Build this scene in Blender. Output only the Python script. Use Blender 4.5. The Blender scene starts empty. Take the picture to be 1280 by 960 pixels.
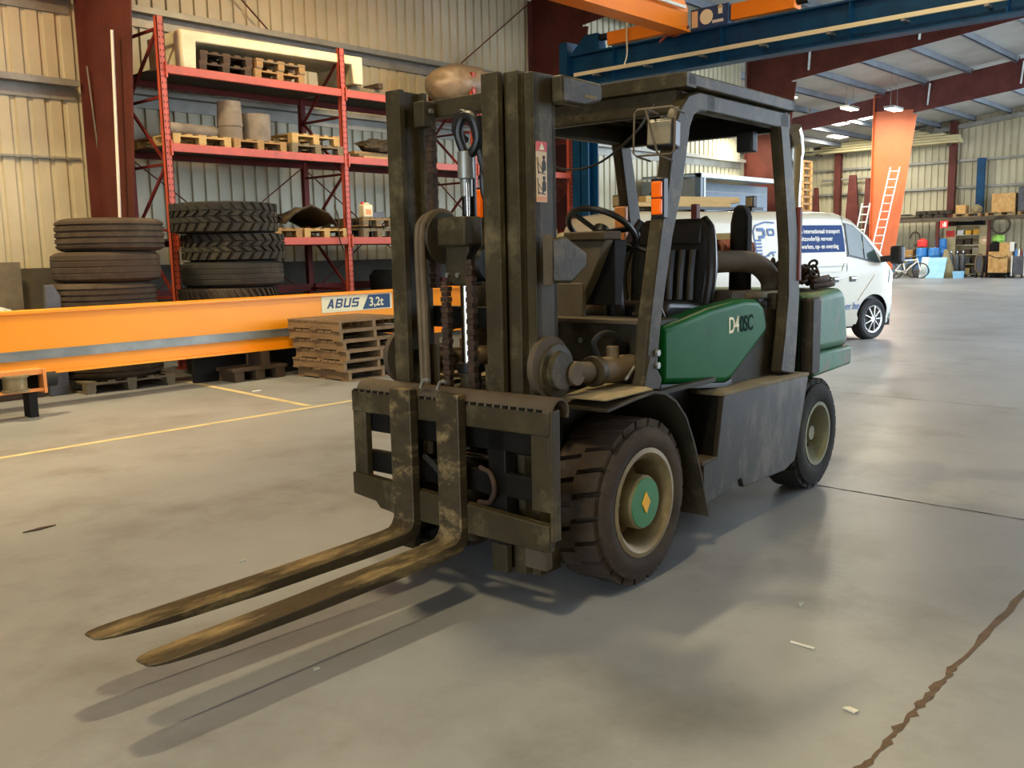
import bpy, bmesh, math, random
from mathutils import Vector, Matrix, Quaternion
S = bpy.context.scene
C = S.collection
PI = math.pi
random.seed(7)

# ------------------------------------------------------------------ camera
YAW, PITCH, ROLL, FPX, CAMH = math.radians(42.25469), math.radians(8.0534), math.radians(-1.20607), 1168.55, 1.55
fw = Vector((math.cos(PITCH)*math.cos(YAW), math.cos(PITCH)*math.sin(YAW), -math.sin(PITCH)))
r0 = Vector((math.sin(YAW), -math.cos(YAW), 0)); u0 = r0.cross(fw)
rr = math.cos(ROLL)*r0 + math.sin(ROLL)*u0
uu = -math.sin(ROLL)*r0 + math.cos(ROLL)*u0
cd = bpy.data.cameras.new('camera'); cam = bpy.data.objects.new('camera', cd); C.objects.link(cam)
cam.matrix_world = Matrix(((rr.x, uu.x, -fw.x, 0), (rr.y, uu.y, -fw.y, 0), (rr.z, uu.z, -fw.z, CAMH), (0, 0, 0, 1)))
cd.sensor_fit = 'HORIZONTAL'; cd.sensor_width = 36.0; cd.lens = FPX/1280*36.0
cd.clip_start = .05; cd.clip_end = 300
S.camera = cam

# ------------------------------------------------------------------ world, lights, exposure
w = bpy.data.worlds.new('world'); S.world = w; w.use_nodes = True
bg = w.node_tree.nodes['Background']; bg.inputs[0].default_value = (.72, .85, 1.0, 1); bg.inputs[1].default_value = 6.6
S.view_settings.view_transform = 'Standard'; S.view_settings.look = 'None'
S.view_settings.exposure = 0.25; S.view_settings.gamma = 1.0
S.view_settings.use_curve_mapping = False
def area(name, loc, sx, sy, power, col, rot=(0, 0, 0)):
    l = bpy.data.lights.new(name, 'AREA'); l.shape = 'RECTANGLE'; l.size = sx; l.size_y = sy
    l.energy = power; l.color = col
    o = bpy.data.objects.new(name, l); o.location = loc; o.rotation_euler = rot; C.objects.link(o); return o
WARM = (1.0, .80, .44)
LAMPS = [(2.6, 10.6, 6.6, 460), (9.5, 9.8, 6.7, 380), (4.0, 5.6, 7.4, 330), (0.0, 1.5, 7.8, 260), (12.0, 4.5, 7.7, 150),  # this row: unseen stand-in roof lamps, added to light the near hall warmly
         (33.5, 13.97, 6.32, 220), (33.5, 12.42, 6.12, 150), (24.5, 13.36, 4.74, 90), (31.0, 15.1, 6.62, 200), (22.0, 8.37, 6.94, 130)]

# ------------------------------------------------------------------ materials
def lin(h):
    h = h.lstrip('#'); v = [int(h[i:i+2], 16)/255 for i in (0, 2, 4)]
    return tuple(x/12.92 if x <= .04045 else ((x+.055)/1.055)**2.4 for x in v) + (1,)
def mat(name, c1, c2=None, rough=.6, metal=0., scale=4., mix=(.38, .62), bump=0., bscale=80., c3=None, s3=1.5, t3=(.55, .7), emit=0, ecol=None, coat=0., stretch=None, spec=.5):
    m = bpy.data.materials.new(name); m.use_nodes = True
    nt = m.node_tree; N = nt.nodes; L = nt.links; b = N['Principled BSDF']
    b.inputs['Roughness'].default_value = rough; b.inputs['Metallic'].default_value = metal
    b.inputs['Coat Weight'].default_value = coat; b.inputs['Specular IOR Level'].default_value = spec
    b.inputs['Base Color'].default_value = lin(c1)
    tc = N.new('ShaderNodeTexCoord'); vec = tc.outputs['Object']
    if stretch:
        mp = N.new('ShaderNodeMapping'); mp.inputs['Scale'].default_value = stretch; L.new(vec, mp.inputs[0]); vec = mp.outputs[0]
    col = None
    if c2:
        n = N.new('ShaderNodeTexNoise'); n.inputs['Scale'].default_value = scale; n.inputs['Detail'].default_value = 6; n.inputs['Roughness'].default_value = .65
        L.new(vec, n.inputs['Vector'])
        r = N.new('ShaderNodeValToRGB'); r.color_ramp.elements[0].position = mix[0]; r.color_ramp.elements[1].position = mix[1]
        r.color_ramp.elements[0].color = lin(c1); r.color_ramp.elements[1].color = lin(c2)
        L.new(n.outputs['Fac'], r.inputs[0]); col = r.outputs[0]
    if c3:
        n3 = N.new('ShaderNodeTexNoise'); n3.inputs['Scale'].default_value = s3; n3.inputs['Detail'].default_value = 8; n3.inputs['Roughness'].default_value = .7
        L.new(vec, n3.inputs['Vector'])
        r3 = N.new('ShaderNodeMapRange'); r3.inputs['From Min'].default_value = t3[0]; r3.inputs['From Max'].default_value = t3[1]
        L.new(n3.outputs['Fac'], r3.inputs[0])
        mx = N.new('ShaderNodeMix'); mx.data_type = 'RGBA'
        L.new(r3.outputs[0], mx.inputs[0])
        if col: L.new(col, mx.inputs[6])
        else: mx.inputs[6].default_value = lin(c1)
        mx.inputs[7].default_value = lin(c3); col = mx.outputs[2]
    if col: L.new(col, b.inputs['Base Color'])
    if bump:
        nb = N.new('ShaderNodeTexNoise'); nb.inputs['Scale'].default_value = bscale; nb.inputs['Detail'].default_value = 4
        L.new(vec, nb.inputs['Vector'])
        bp = N.new('ShaderNodeBump'); bp.inputs['Strength'].default_value = bump; bp.inputs['Distance'].default_value = .01
        L.new(nb.outputs['Fac'], bp.inputs['Height']); L.new(bp.outputs[0], b.inputs['Normal'])
    if emit:
        b.inputs['Emission Color'].default_value = lin(ecol or c1); b.inputs['Emission Strength'].default_value = emit
    return m
M = {}
M['floor'] = mat('concrete floor', '#7e8082', '#949698', .38, 0, .55, (.3, .7), .12, 25, '#64625d', .9, (.50, .78))
M['wallsheet'] = mat('cream sheet wall', '#b9b094', '#a79f84', .5, 0, .8, (.35, .65))
M['wallfar'] = mat('far sheet wall', '#b5ac8c', '#a59b7c', .5, 0, .5)
M['wallbase'] = mat('dark plinth', '#4a4538', '#3d392f', .8, 0, 2)
M['girt'] = mat('galvanised girt', '#8d8a80', '#7a776c', .5, .3, 2)
M['steelred'] = mat('red oxide steel', '#5c2f27', '#4d2620', .6, 0, 1.5, spec=.18)
M['steelorange'] = mat('orange steel', '#c2602f', '#b4562a', .55, 0, 1.2)
M['ceil'] = mat('ceiling sheet', '#a9a69c', '#97948a', .7, 0, .6)
M['purlin'] = mat('purlin', '#6f747a', '#5f646a', .55, .2, 1)
M['line'] = mat('floor paint', '#cdbb8e', '#a39271', .7, 0, 5, (.3, .75))
M['crackfill'] = mat('crack filler', '#6b543c', '#4a3b2c', .9, 0, 14, (.3, .7), .6, 60)
M['joint'] = mat('joint', '#3b3832', None, .9)
M['blue'] = mat('crane blue', '#0c4062', '#093350', .45, 0, 2, spec=.18)
M['orange'] = mat('crane orange', '#f0820c', '#e67a0a', .42, 0, .8)
M['beamorange'] = mat('beam orange', '#f79a00', '#f29300', .42, 0, .5)
M['rail'] = mat('cream conductor', '#d6c8a2', None, .5)
M['galv'] = mat('galvanised', '#8f8f88', '#7c7c75', .4, .5, 3)
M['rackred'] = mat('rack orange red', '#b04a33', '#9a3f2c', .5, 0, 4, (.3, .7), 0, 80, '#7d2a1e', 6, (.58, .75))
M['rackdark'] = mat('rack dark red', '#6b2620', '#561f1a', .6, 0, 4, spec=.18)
M['deck'] = mat('rack decking', '#3d362a', '#2e281f', .8, 0, 5)
M['hole'] = mat('hole', '#2a0d09', None, .9)
M['cream'] = mat('cream panel', '#cfc7a5', '#beb592', .6, 0, 3)
M['wood1'] = mat('pale wood', '#b4965f', '#9d8150', .75, 0, 3, (.3, .7), .2, 40, stretch=(1, 8, 8))
M['wood2'] = mat('tan wood', '#97764a', '#80633c', .8, 0, 3, (.3, .7), .2, 40, stretch=(8, 1, 8))
M['wood3'] = mat('grey wood', '#776a52', '#5c523f', .85, 0, 3, (.3, .7), .2, 40, stretch=(8, 1, 8))
M['wood4'] = mat('dark wood', '#4d3b2b', '#392b1f', .85, 0, 3)
M['woodbrown'] = mat('weathered brown wood', '#7d6446', '#665036', .85, 0, 2.5, (.3, .7), .3, 40, '#40301f', 3, (.55, .75), stretch=(4, 1, 4))
M['ply'] = mat('plywood', '#c39a5c', '#a9793f', .7, 0, 6)
M['rubber'] = mat('tyre rubber', '#443930', '#362d25', .85, 0, 3, (.3, .7), .15, 40, '#5b5143', 2, (.5, .8), spec=.18)
M['rubberdark'] = mat('dark tyre rubber', '#33322e', '#282724', .85, 0, 3, (.3, .7), .15, 40, '#4c4638', 2.5, (.55, .8), spec=.18)
M['core'] = mat('stone core', '#7c7266', '#665c50', .8, 0, 4)
M['sack'] = mat('sack film', '#8d7a62', '#6d5a44', .45, 0, 6, (.3, .7), .6, 10)
M['white'] = mat('white plastic', '#d8d4c6', None, .5)
M['jug'] = mat('jug plastic', '#d7c9a4', None, .45)
M['black'] = mat('black plastic', '#161616', None, .45)
M['blackmatt'] = mat('black matt', '#1c1a18', '#141312', .75, 0, 5, spec=.18)
M['junk'] = mat('dark scrap', '#4a4032', '#2d271f', .8, 0, 9, spec=.18)
M['maststeel'] = mat('grimy mast steel', '#453c29', '#2e281b', .5, .05, 5, (.3, .7), .15, 60, '#73674c', 3.5, (.52, .76), spec=.18)
M['mastdark'] = mat('oily dark steel', '#1d1b18', '#12110f', .42, .2, 6, spec=.18)
M['forksteel'] = mat('worn fork steel', '#4f4635', '#3b3326', .40, .35, 9, (.3, .7), .1, 50, '#b09a70', 5.0, (.52, .76), stretch=(.35, 1.2, 2.0), spec=.18)
M['fork'] = M['forksteel']
M['chrome'] = mat('chrome', '#b0aba0', None, .22, 1.)
M['green'] = mat('green paint', '#05642b', '#045324', .38, 0, 3, (.3, .7), 0, 80, '#4a5a34', 5, (.66, .82), spec=.06)
M['greenworn'] = mat('faded green paint', '#4a7a5a', '#35684a', .5, 0, 4, (.3, .7), .1, 40, '#776450', 3.5, (.52, .66), spec=.25)
M['greenhub'] = mat('hub green', '#1f7a3e', '#2f6b3a', .5, 0, 9, (.3, .7), 0, 80, '#7a6b45', 9, (.62, .8))
M['rimtan'] = mat('rim tan', '#8f7d58', '#6d5d40', .55, .2, 6, (.3, .7), 0, 80, '#b7a77c', 8, (.6, .75))
M['rimgreen'] = mat('rim grey green', '#7c7a5a', '#66644a', .6, 0, 6)
M['dusty'] = mat('dusty top', '#8f8060', '#6f6247', .85, 0, 6, (.3, .7), .2, 30)
M['grime'] = mat('grimy panel', '#3b3529', '#2b261d', .6, .1, 4, (.3, .7), .1, 40, '#5e5646', 2.2, (.52, .72), spec=.18)
M['sidepanel'] = mat('worn side panel', '#3a352b', '#2a261f', .45, .1, 3, (.3, .7), .08, 40, '#7c7464', 4.2, (.50, .80), stretch=(1, 1, .5), spec=.18)
M['brownpanel'] = mat('dusty brown panel', '#5c5040', '#493f32', .75, 0, 4, (.3, .7), .1, 40, spec=.18)
M['greypanel'] = mat('dusty grey panel', '#6b6252', '#5a5244', .7, 0, 3)
M['pipe'] = mat('dusty hose', '#6a5a45', '#53452f', .75, 0, 5)
M['seat'] = mat('black vinyl', '#1a1917', '#242220', .36, 0, 9)
M['amber'] = mat('amber lens', '#e8620a', None, .25, emit=.25)
M['lens'] = mat('lamp lens', '#85785a', None, .3)
M['rust'] = mat('rusty chain', '#4d3727', '#33261c', .75, .3, 20)
M['redhose'] = mat('red hose', '#8a3f2c', '#6b3022', .7, 0, 10)
M['maroon'] = mat('maroon paint', '#6e2f25', None, .6)
M['yellow'] = mat('yellow', '#f0b020', None, .5)
M['sticker'] = mat('sticker cream', '#d8b98a', None, .5)
M['stred'] = mat('sticker red', '#c8281e', None, .5)
M['ink'] = mat('ink', '#1d1712', None, .6)
M['fadedink'] = mat('faded print', '#0a2522', None, .7, spec=.05)
M['navy'] = mat('navy print', '#123a63', None, .5)
M['signblue'] = mat('sign blue', '#0f2f60', None, .5, spec=.1)
M['signcream'] = mat('sign cream', '#e6dcb4', None, .5)
M['vanwhite'] = mat('van white paint', '#a8a290', None, .25, 0, coat=.4)
M['glass'] = mat('dark glass', '#33413c', None, .08, 0)
M['alloy'] = mat('alloy', '#b9b9b5', None, .25, .8)
M['printblue'] = mat('print blue', '#2d5183', None, .5)
M['steelblue'] = mat('blue grey box', '#5f6d78', '#54616b', .5, 0, 2)
M['boxgrey'] = mat('grey box', '#8c908c', '#7d817d', .5, 0, 1)
M['boxrail'] = mat('pale rail', '#b9c6c6', None, .4)
M['leafdark'] = mat('tree print', '#39402f', '#4d5440', .8, 0, 12)
M['ladder'] = mat('aluminium ladder', '#d9d2c8', None, .4, .3)
M['lumber'] = mat('pale lumber', '#c7b98c', '#b3a476', .6, 0, 3, stretch=(4, .6, 10))
M['barrel'] = mat('blue barrel', '#2f78b8', '#2a6aa6', .45)
M['lightblue'] = mat('light blue sheet', '#7fb4d0', '#95c3da', .5, 0, 2)
M['cab'] = mat('beige cabinet', '#b9a77a', '#a8966b', .5, 0, 4)
M['red'] = mat('red plastic', '#d2281e', None, .45)
M['olive'] = mat('olive steel', '#5c6047', None, .6)
M['lime'] = mat('lime bag', '#8fbf50', None, .5)
M['straw'] = mat('straw', '#9a8a63', '#7e7150', .9, 0, 30)
M['greymachine'] = mat('machine grey', '#57575a', '#46464a', .5, .2, 6)
M['wrap'] = mat('plastic wrap', '#a9b2b0', '#c9d0cc', .2, 0, 6, (.4, .6), .6, 14)
M['lampglow'] = mat('lamp glow', '#fff3d8', None, .5, emit=14., ecol='#ffefcf')
M['skylight'] = mat('skylight glow', '#ffffff', None, .5, emit=3.0, ecol='#fff6e0')
M['orangeend'] = mat('pale orange', '#e08f4a', '#d07f3c', .5, 0, 5)
M['drill'] = mat('black rubber', '#131313', None, .8)

# ------------------------------------------------------------------ helpers
class MB:
    def __init__(s): s.bm = bmesh.new()
    def box(s, c, d, rot=None, taper=None):
        x, y, z = d[0]/2, d[1]/2, d[2]/2
        co = [(-x, -y, -z), (x, -y, -z), (x, y, -z), (-x, y, -z), (-x, -y, z), (x, -y, z), (x, y, z), (-x, y, z)]
        if taper: co = co[:4] + [(a*taper[0], b*taper[1], q) for a, b, q in co[4:]]
        R = rot if rot is not None else Matrix.Identity(3)
        v = [s.bm.verts.new(R @ Vector(p) + Vector(c)) for p in co]
        for f in ((3, 2, 1, 0), (4, 5, 6, 7), (0, 1, 5, 4), (1, 2, 6, 5), (2, 3, 7, 6), (3, 0, 4, 7)): s.bm.faces.new([v[i] for i in f])
        return s
    def b2(s, x0, x1, y0, y1, z0, z1): return s.box(((x0+x1)/2, (y0+y1)/2, (z0+z1)/2), (abs(x1-x0), abs(y1-y0), abs(z1-z0)))
    def bar(s, p, q, a, b, up=(0, 0, 1)):
        p, q = Vector(p), Vector(q); d = q-p; L = d.length; x = d/L; up = Vector(up)
        if abs(x.dot(up)) > .99: up = Vector((0, 1, 0))
        y = up.cross(x).normalized(); z = x.cross(y)
        R = Matrix((x, y, z)).transposed()
        return s.box((p+q)/2, (L, a, b), R)
    def cyl(s, p, q, r, r2=None, n=20, cap=True):
        p, q = Vector(p), Vector(q); d = (q-p).normalized(); r2 = r if r2 is None else r2
        a = d.orthogonal().normalized(); b = d.cross(a)
        A = [s.bm.verts.new(p + r*(math.cos(t)*a + math.sin(t)*b)) for t in [2*PI*i/n for i in range(n)]]
        B = [s.bm.verts.new(q + r2*(math.cos(t)*a + math.sin(t)*b)) for t in [2*PI*i/n for i in range(n)]]
        for i in range(n): s.bm.faces.new((A[i], A[(i+1) % n], B[(i+1) % n], B[i]))
        if cap: s.bm.faces.new(A[::-1]); s.bm.faces.new(B)
        return s
    def tube(s, pts, r, n=10, closed=False, sub=0):
        P = [Vector(p) for p in pts]
        if sub:
            Q = []
            m = len(P)
            for i in range(m if closed else m-1):
                a, b, c, d = (P[(i-1) % m] if closed or i > 0 else P[i]*2-P[i+1]), P[i], P[(i+1) % m], (P[(i+2) % m] if closed or i+2 < m else P[i+1]*2-P[i])
                for k in range(sub):
                    t = k/sub
                    Q.append(.5*((2*b)+(c-a)*t+(2*a-5*b+4*c-d)*t*t+(3*b-a-3*c+d)*t**3))
            if not closed: Q.append(P[-1])
            P = Q
        m = len(P); rings = []; nrm = None
        for i in range(m):
            if closed: t = (P[(i+1) % m]-P[i-1]).normalized()
            else: t = (P[min(i+1, m-1)]-P[max(i-1, 0)]).normalized()
            if nrm is None: nrm = t.orthogonal().normalized()
            else: nrm = (nrm - t*nrm.dot(t)).normalized()
            b = t.cross(nrm); rad = r[i*len(r)//m] if isinstance(r, (list, tuple)) else r
            rings.append([s.bm.verts.new(P[i]+rad*(math.cos(2*PI*k/n)*nrm+math.sin(2*PI*k/n)*b)) for k in range(n)])
        for i in range(m if closed else m-1):
            A, B = rings[i], rings[(i+1) % m]
            for k in range(n): s.bm.faces.new((A[k], A[(k+1) % n], B[(k+1) % n], B[k]))
        if not closed: s.bm.faces.new(rings[0][::-1]); s.bm.faces.new(rings[-1])
        return s
    def prism(s, poly, axis, a, b):
        # poly: 2d points; axis x: (y,z), y: (x,z), z: (x,y)
        f = {'x': lambda p, t: (t, p[0], p[1]), 'y': lambda p, t: (p[0], t, p[1]), 'z': lambda p, t: (p[0], p[1], t)}[axis]
        A = [s.bm.verts.new(f(p, a)) for p in poly]; B = [s.bm.verts.new(f(p, b)) for p in poly]; n = len(poly)
        s.bm.faces.new(A); s.bm.faces.new(B[::-1])
        for i in range(n): s.bm.faces.new((A[i], B[i], B[(i+1) % n], A[(i+1) % n]))
        return s
    def lathe(s, prof, axis='z', c=(0, 0, 0), n=32, closed=False, cap=True):
        c = Vector(c); rings = []
        for r, h in prof:
            ring = []
            for k in range(n):
                t = 2*PI*k/n; a, b = r*math.cos(t), r*math.sin(t)
                v = {'z': (a, b, h), 'y': (a, h, b), 'x': (h, a, b)}[axis]
                ring.append(s.bm.verts.new(c+Vector(v)))
            rings.append(ring)
        m = len(rings)
        for i in range(m if closed else m-1):
            A, B = rings[i], rings[(i+1) % m]
            for k in range(n): s.bm.faces.new((A[k], A[(k+1) % n], B[(k+1) % n], B[k]))
        if not closed:
            if cap and prof[0][0] > 1e-4: s.bm.faces.new(rings[0])
            if cap and prof[-1][0] > 1e-4: s.bm.faces.new(rings[-1])
        return s
    def grid(s, rows):
        V = [[s.bm.verts.new(p) for p in r] for r in rows]
        for i in range(len(V)-1):
            for k in range(len(V[0])-1): s.bm.faces.new((V[i][k], V[i][k+1], V[i+1][k+1], V[i+1][k]))
        return s
    def blob(s, c, d, seed=0, amp=.15, sub=3, f=2.5):
        from mathutils import noise
        r = bmesh.ops.create_icosphere(s.bm, subdivisions=sub, radius=1)
        for v in r['verts']:
            k = 1+amp*noise.noise(v.co*f+Vector((seed*7.3, seed*3.1, 0)))*2
            v.co = Vector((v.co.x*d[0]*k, v.co.y*d[1]*k, v.co.z*d[2]*k))+Vector(c)
        return s
    def build(s, name, m, parent=None, bev=0., seg=2, smooth=True, loc=None, rot=None, ang=35, recalc=True):
        if recalc: bmesh.ops.recalc_face_normals(s.bm, faces=s.bm.faces)
        me = bpy.data.meshes.new(name); s.bm.to_mesh(me); s.bm.free()
        if isinstance(m, str): m = M[m]
        me.materials.append(m)
        o = bpy.data.objects.new(name, me); C.objects.link(o)
        if parent: o.parent = parent
        if loc: o.location = loc
        if rot: o.rotation_euler = rot
        if smooth:
            me.shade_smooth(); me.set_sharp_from_angle(angle=math.radians(ang))
        if bev:
            b = o.modifiers.new('bevel', 'BEVEL'); b.width = bev; b.segments = seg; b.limit_method = 'ANGLE'; b.angle_limit = math.radians(40)
            b.harden_normals = False
        return o
def tag(o, label=None, cat=None, group=None, kind=None):
    if label: o['label'] = label
    if cat: o['category'] = cat
    if group: o['group'] = group
    if kind: o['kind'] = kind
    return o
def thing(name, label, cat, loc=(0, 0, 0), rz=0, group=None):
    o = bpy.data.objects.new(name, None); C.objects.link(o); o.empty_display_size = .1
    o.location = loc; o.rotation_euler = (0, 0, rz)
    return tag(o, label, cat, group)
def dup(o, parent=None):
    c = o.copy(); C.objects.link(c)
    if parent: c.parent = parent
    for ch in list(o.children): dup(ch, c)
    return c
_cache = {}
def cbox(name, d, m, parent, loc, rot=None):
    k = (tuple(round(x, 4) for x in d), m)
    if k not in _cache:
        b = MB().box((0, 0, 0), d); bmesh.ops.recalc_face_normals(b.bm, faces=b.bm.faces)
        me = bpy.data.meshes.new(name); b.bm.to_mesh(me); b.bm.free(); me.materials.append(M[m]); _cache[k] = me
    o = bpy.data.objects.new(name, _cache[k]); C.objects.link(o); o.parent = parent; o.location = loc
    if rot: o.rotation_euler = rot
    return o
def text(name, body, size, m, parent, loc, rot, shear=0., bold=0., align='LEFT', ext=.001, width=None):
    cu = bpy.data.curves.new(name, 'FONT'); cu.body = body; cu.size = size; cu.shear = shear; cu.offset = bold; cu.extrude = ext
    cu.align_x = align; cu.materials.append(M[m])
    q = bpy.data.objects.new(name, cu); C.objects.link(q); bpy.context.view_layer.update()
    me = bpy.data.meshes.new_from_object(q.evaluated_get(bpy.context.evaluated_depsgraph_get()))
    bpy.data.objects.remove(q); bpy.data.curves.remove(cu); me.materials.clear(); me.materials.append(M[m])
    o = bpy.data.objects.new(name, me); C.objects.link(o); o.parent = parent; o.location = loc; o.rotation_euler = rot
    if width: o.scale.x = width
    return o
FACE = (PI/2, 0, 0)          # text that faces -Y
def block_letters(body, h, w, gap, m, parent, loc, shear=.25):
    # heavy sign-writer's capitals built from strokes, facing -Y
    T = .24
    G = {'A': [[(0, 0), (.26, 0), (.62, 1), (.36, 1)], [(.36, 1), (.64, 1), (1, 0), (.74, 0)], [(.22, .22), (.78, .22), (.74, .42), (.26, .42)]],
         'B': [[(0, 0), (T, 0), (T, 1), (0, 1)], [(T, 0), (.8, 0), (.8, .2), (T, .2)], [(T, .41), (.8, .41), (.8, .59), (T, .59)], [(T, .8), (.8, .8), (.8, 1), (T, 1)], [(.74, .05), (1, .12), (1, .45), (.74, .52)], [(.74, .5), (.96, .56), (.96, .9), (.74, .97)]],
         'U': [[(0, .1), (T, .1), (T, 1), (0, 1)], [(.76, .1), (1, .1), (1, 1), (.76, 1)], [(.08, 0), (.92, 0), (1, .12), (1, .2), (0, .2), (0, .12)]],
         'S': [[(0, 0), (.92, 0), (1, .1), (1, .2), (0, .2)], [(.04, .41), (.96, .41), (.96, .6), (.04, .6)], [(.08, .8), (1, .8), (1, 1), (.1, 1), (0, .9)], [(0, .5), (T, .5), (T, .9), (0, .9)], [(.76, .1), (1, .1), (1, .5), (.76, .5)]]}
    x = 0
    for c in body:
        b = MB()
        for i, poly in enumerate(G[c]): b.prism([(x+px*w+shear*pz*h, pz*h) for px, pz in poly], 'y', -.0012-.0001*i, .0012)
        b.build('letter', m, parent, loc=loc, smooth=False); x += w+gap
# ------------------------------------------------------------------ setting
YW, XE, YB, XA, YO = 14.0, 46.5, 23.0, -9.0, -3.5
def roofz(y): return 7.39+.115*(11.6-y)
b = MB().b2(XA, XE, YO-30, YB, -.2, 0); fl = tag(b.build('floor', 'floor', smooth=False), 'grey concrete hall floor', None, None, 'structure')
def strip(name, pts, wd, m, jit=0., z=.0015, n=1):
    P = [Vector((p[0], p[1], 0)) for p in pts]; rows = []
    for i in range(len(P)-1):
        a, q = P[i], P[i+1]; t = (q-a).normalized(); nr = Vector((-t.y, t.x, 0))
        for k in range(n+(1 if i == len(P)-2 else 0)):
            c = a.lerp(q, k/n)+nr*random.uniform(-jit, jit)*.6; ww = wd/2*(1+random.uniform(-.6, .6)*(1 if jit else 0))
            rows.append([c-nr*ww+Vector((0, 0, z)), c+nr*ww+Vector((0, 0, z))])
    return MB().grid(rows).build(name, m, fl, smooth=False)
strip('floor_marking', [(-1, 8.0), (9.5, 7.93)], .085, 'line')
strip('floor_marking', [(5.95, 11.0), (5.70, 8.05)], .085, 'line', z=.002)
strip('floor_crack', [(1.2, .985), (3.5, 1.0), (14, 1.03)], .024, 'crackfill', .010, n=90)
strip('floor_joint', [(5.74, 2.9), (5.70, 1.8), (5.63, 0), (5.6, -5)], .014, 'joint', .006, n=30)
strip('floor_joint', [(9.6, 4.2), (9.4, 0), (9.3, -5)], .008, 'joint', .004, n=30)

def corr_wall(name, x0, x1, z0, z1, y, pitch, m, depth=.035, axis='x', ztop=None):
    rows = [[], []]; x = x0; prof = ((0, 0), (.62, 0), (.68, depth), (.94, depth)); k = 0
    while x < x1:
        for f, d in prof:
            xx = x+f*pitch
            if xx > x1: break
            zt = z1 if ztop is None else ztop(xx)
            if axis == 'x': rows[0].append((xx, y+d, z0)); rows[1].append((xx, y+d, zt))
            else: rows[0].append((y+d, xx, z0)); rows[1].append((y+d, xx, zt))
        x += pitch
    return MB().grid(rows).build(name, m, None, smooth=False, recalc=False)
wl = corr_wall('wall_left', XA, 25.75, 1.46, 7.3, YW, .235, 'wallsheet'); tag(wl, 'cream corrugated sheet side wall', None, None, 'structure')
MB().b2(XA, 25.75, YW-.02, YW+.1, 0, 1.46).build('wall_plinth', 'wallbase', wl, smooth=False)
MB().b2(XA, 25.75, YW+.12, YW+.2, 0, 7.3).build('wall_backing', 'wallbase', wl, smooth=False)
for z, hh in ((5.22, .2), (4.03, .2)):
    for xa, xb in ((XA, 6.15), (6.5, 16.05), (16.4, 25.7)):
        MB().b2(xa, xb, YW-.2, YW, z-.02, z).b2(xa, xb, YW-.2, YW-.18, z, z+.07).b2(xa, xb, YW-.03, YW, z-hh, z).build('girt', 'girt', wl, smooth=False)
MB().b2(XA, 6.15, YW-.05, YW, 3.0, 3.03).build('girt', 'girt', wl, smooth=False)
MB().cyl((8.3, 13.85, 6.2), (9.5, 13.85, 5.2), .014, n=6).build('brace_rod', 'steelred', wl)
MB().cyl((13.3, 13.85, 4.9), (16.1, 13.85, 6.9), .014, n=6).build('brace_rod', 'steelred', wl)
MB().cyl((6.45, 13.9, 2.0), (6.25, 13.75, 4.3), .012, n=6).build('wall_cable', 'girt', wl)
we = corr_wall('wall_far', 8.2, YB, 0, 9, XE, .30, 'wallfar', .05, 'y', lambda y: roofz(y)+.15); tag(we, 'cream corrugated gable wall at the far end', None, None, 'structure')
MB().b2(XE+.12, XE+.2, 8.2, YB, 0, 6.2).build('wall_backing', 'wallbase', we, smooth=False)
MB().cyl((XE-.3, 20.6, 4.75), (XE-.3, 17.6, 4.75), .05).build('rail_pipe', 'girt', we)
for z in (5.30, 4.10): MB().b2(XE-.2, XE, 8.2, YB, z-.1, z).build('girt', 'girt', we, smooth=False)
tag(MB().b2(25.9, XE, YB, YB+.15, 0, 6.4).build('wall_back_bay', 'wallfar', smooth=False), 'side wall of the far bay', None, None, 'structure')
tag(MB().b2(XA-.15, XA, 3.5, YW, 0, 10).b2(XA-.15, XA, YO, 3.5, 5.0, 10).build('wall_near', 'wallfar', smooth=False), 'unseen wall behind the viewer, its doorway assumed for daylight', None, None, 'structure')  # out of view; doorway sized to bring daylight onto the truck front
tag(MB().b2(XA, 11.5, YO-.15, YO, 0, 10).build('wall_right', 'wallfar', smooth=False), 'unseen right wall, cut short to let assumed daylight in', None, None, 'structure')  # out of view; length set to steer daylight into the far hall
# roof sheets with seams
rows = []
y = YO-.5
ce = MB()
ys = [YO-.5]
while ys[-1] < YB: ys.append(ys[-1]+1.2)
for i in range(len(ys)-1):
    ce.grid([[(XA, ys[i], roofz(ys[i])), (XE, ys[i], roofz(ys[i]))], [(XA, ys[i+1], roofz(ys[i+1])+.0), (XE, ys[i+1], roofz(ys[i+1])+.0)]])
ceil = tag(ce.build('ceiling', 'ceil', smooth=False), 'pale underside of the sloping metal roof', None, None, 'structure')
MB().grid([[(XA, YO-.5, roofz(YO-.5)+.1), (XE, YO-.5, roofz(YO-.5)+.1)], [(XA, YB, roofz(YB)+.1), (XE, YB, roofz(YB)+.1)]]).build('roof_sheet', 'wallbase', ceil, smooth=False)
y = 4.7
while y < 22.5:
    z = roofz(y)
    for xa, xb in ((16.3, 25.8), (26.0, 35.5), (35.7, 46.4)):
        MB().b2(xa, xb, y-.03, y-.01, z-.22, z-.01).b2(xa, xb, y-.03, y+.06, z-.22, z-.2).build('purlin', 'purlin', ceil, smooth=False)
    if y < 13.9: MB().b2(XA, 16.1, y-.03, y-.01, z-.22, z-.01).b2(XA, 16.1, y-.03, y+.06, z-.22, z-.2).build('purlin', 'purlin', ceil, smooth=False)
    y += 1.47
MB().bar((XE-.25, YO, roofz(YO)-.35), (XE-.25, YB, roofz(YB)-.35), .22, .2).build('eaves_trim', 'girt', ceil, smooth=False)
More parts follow.
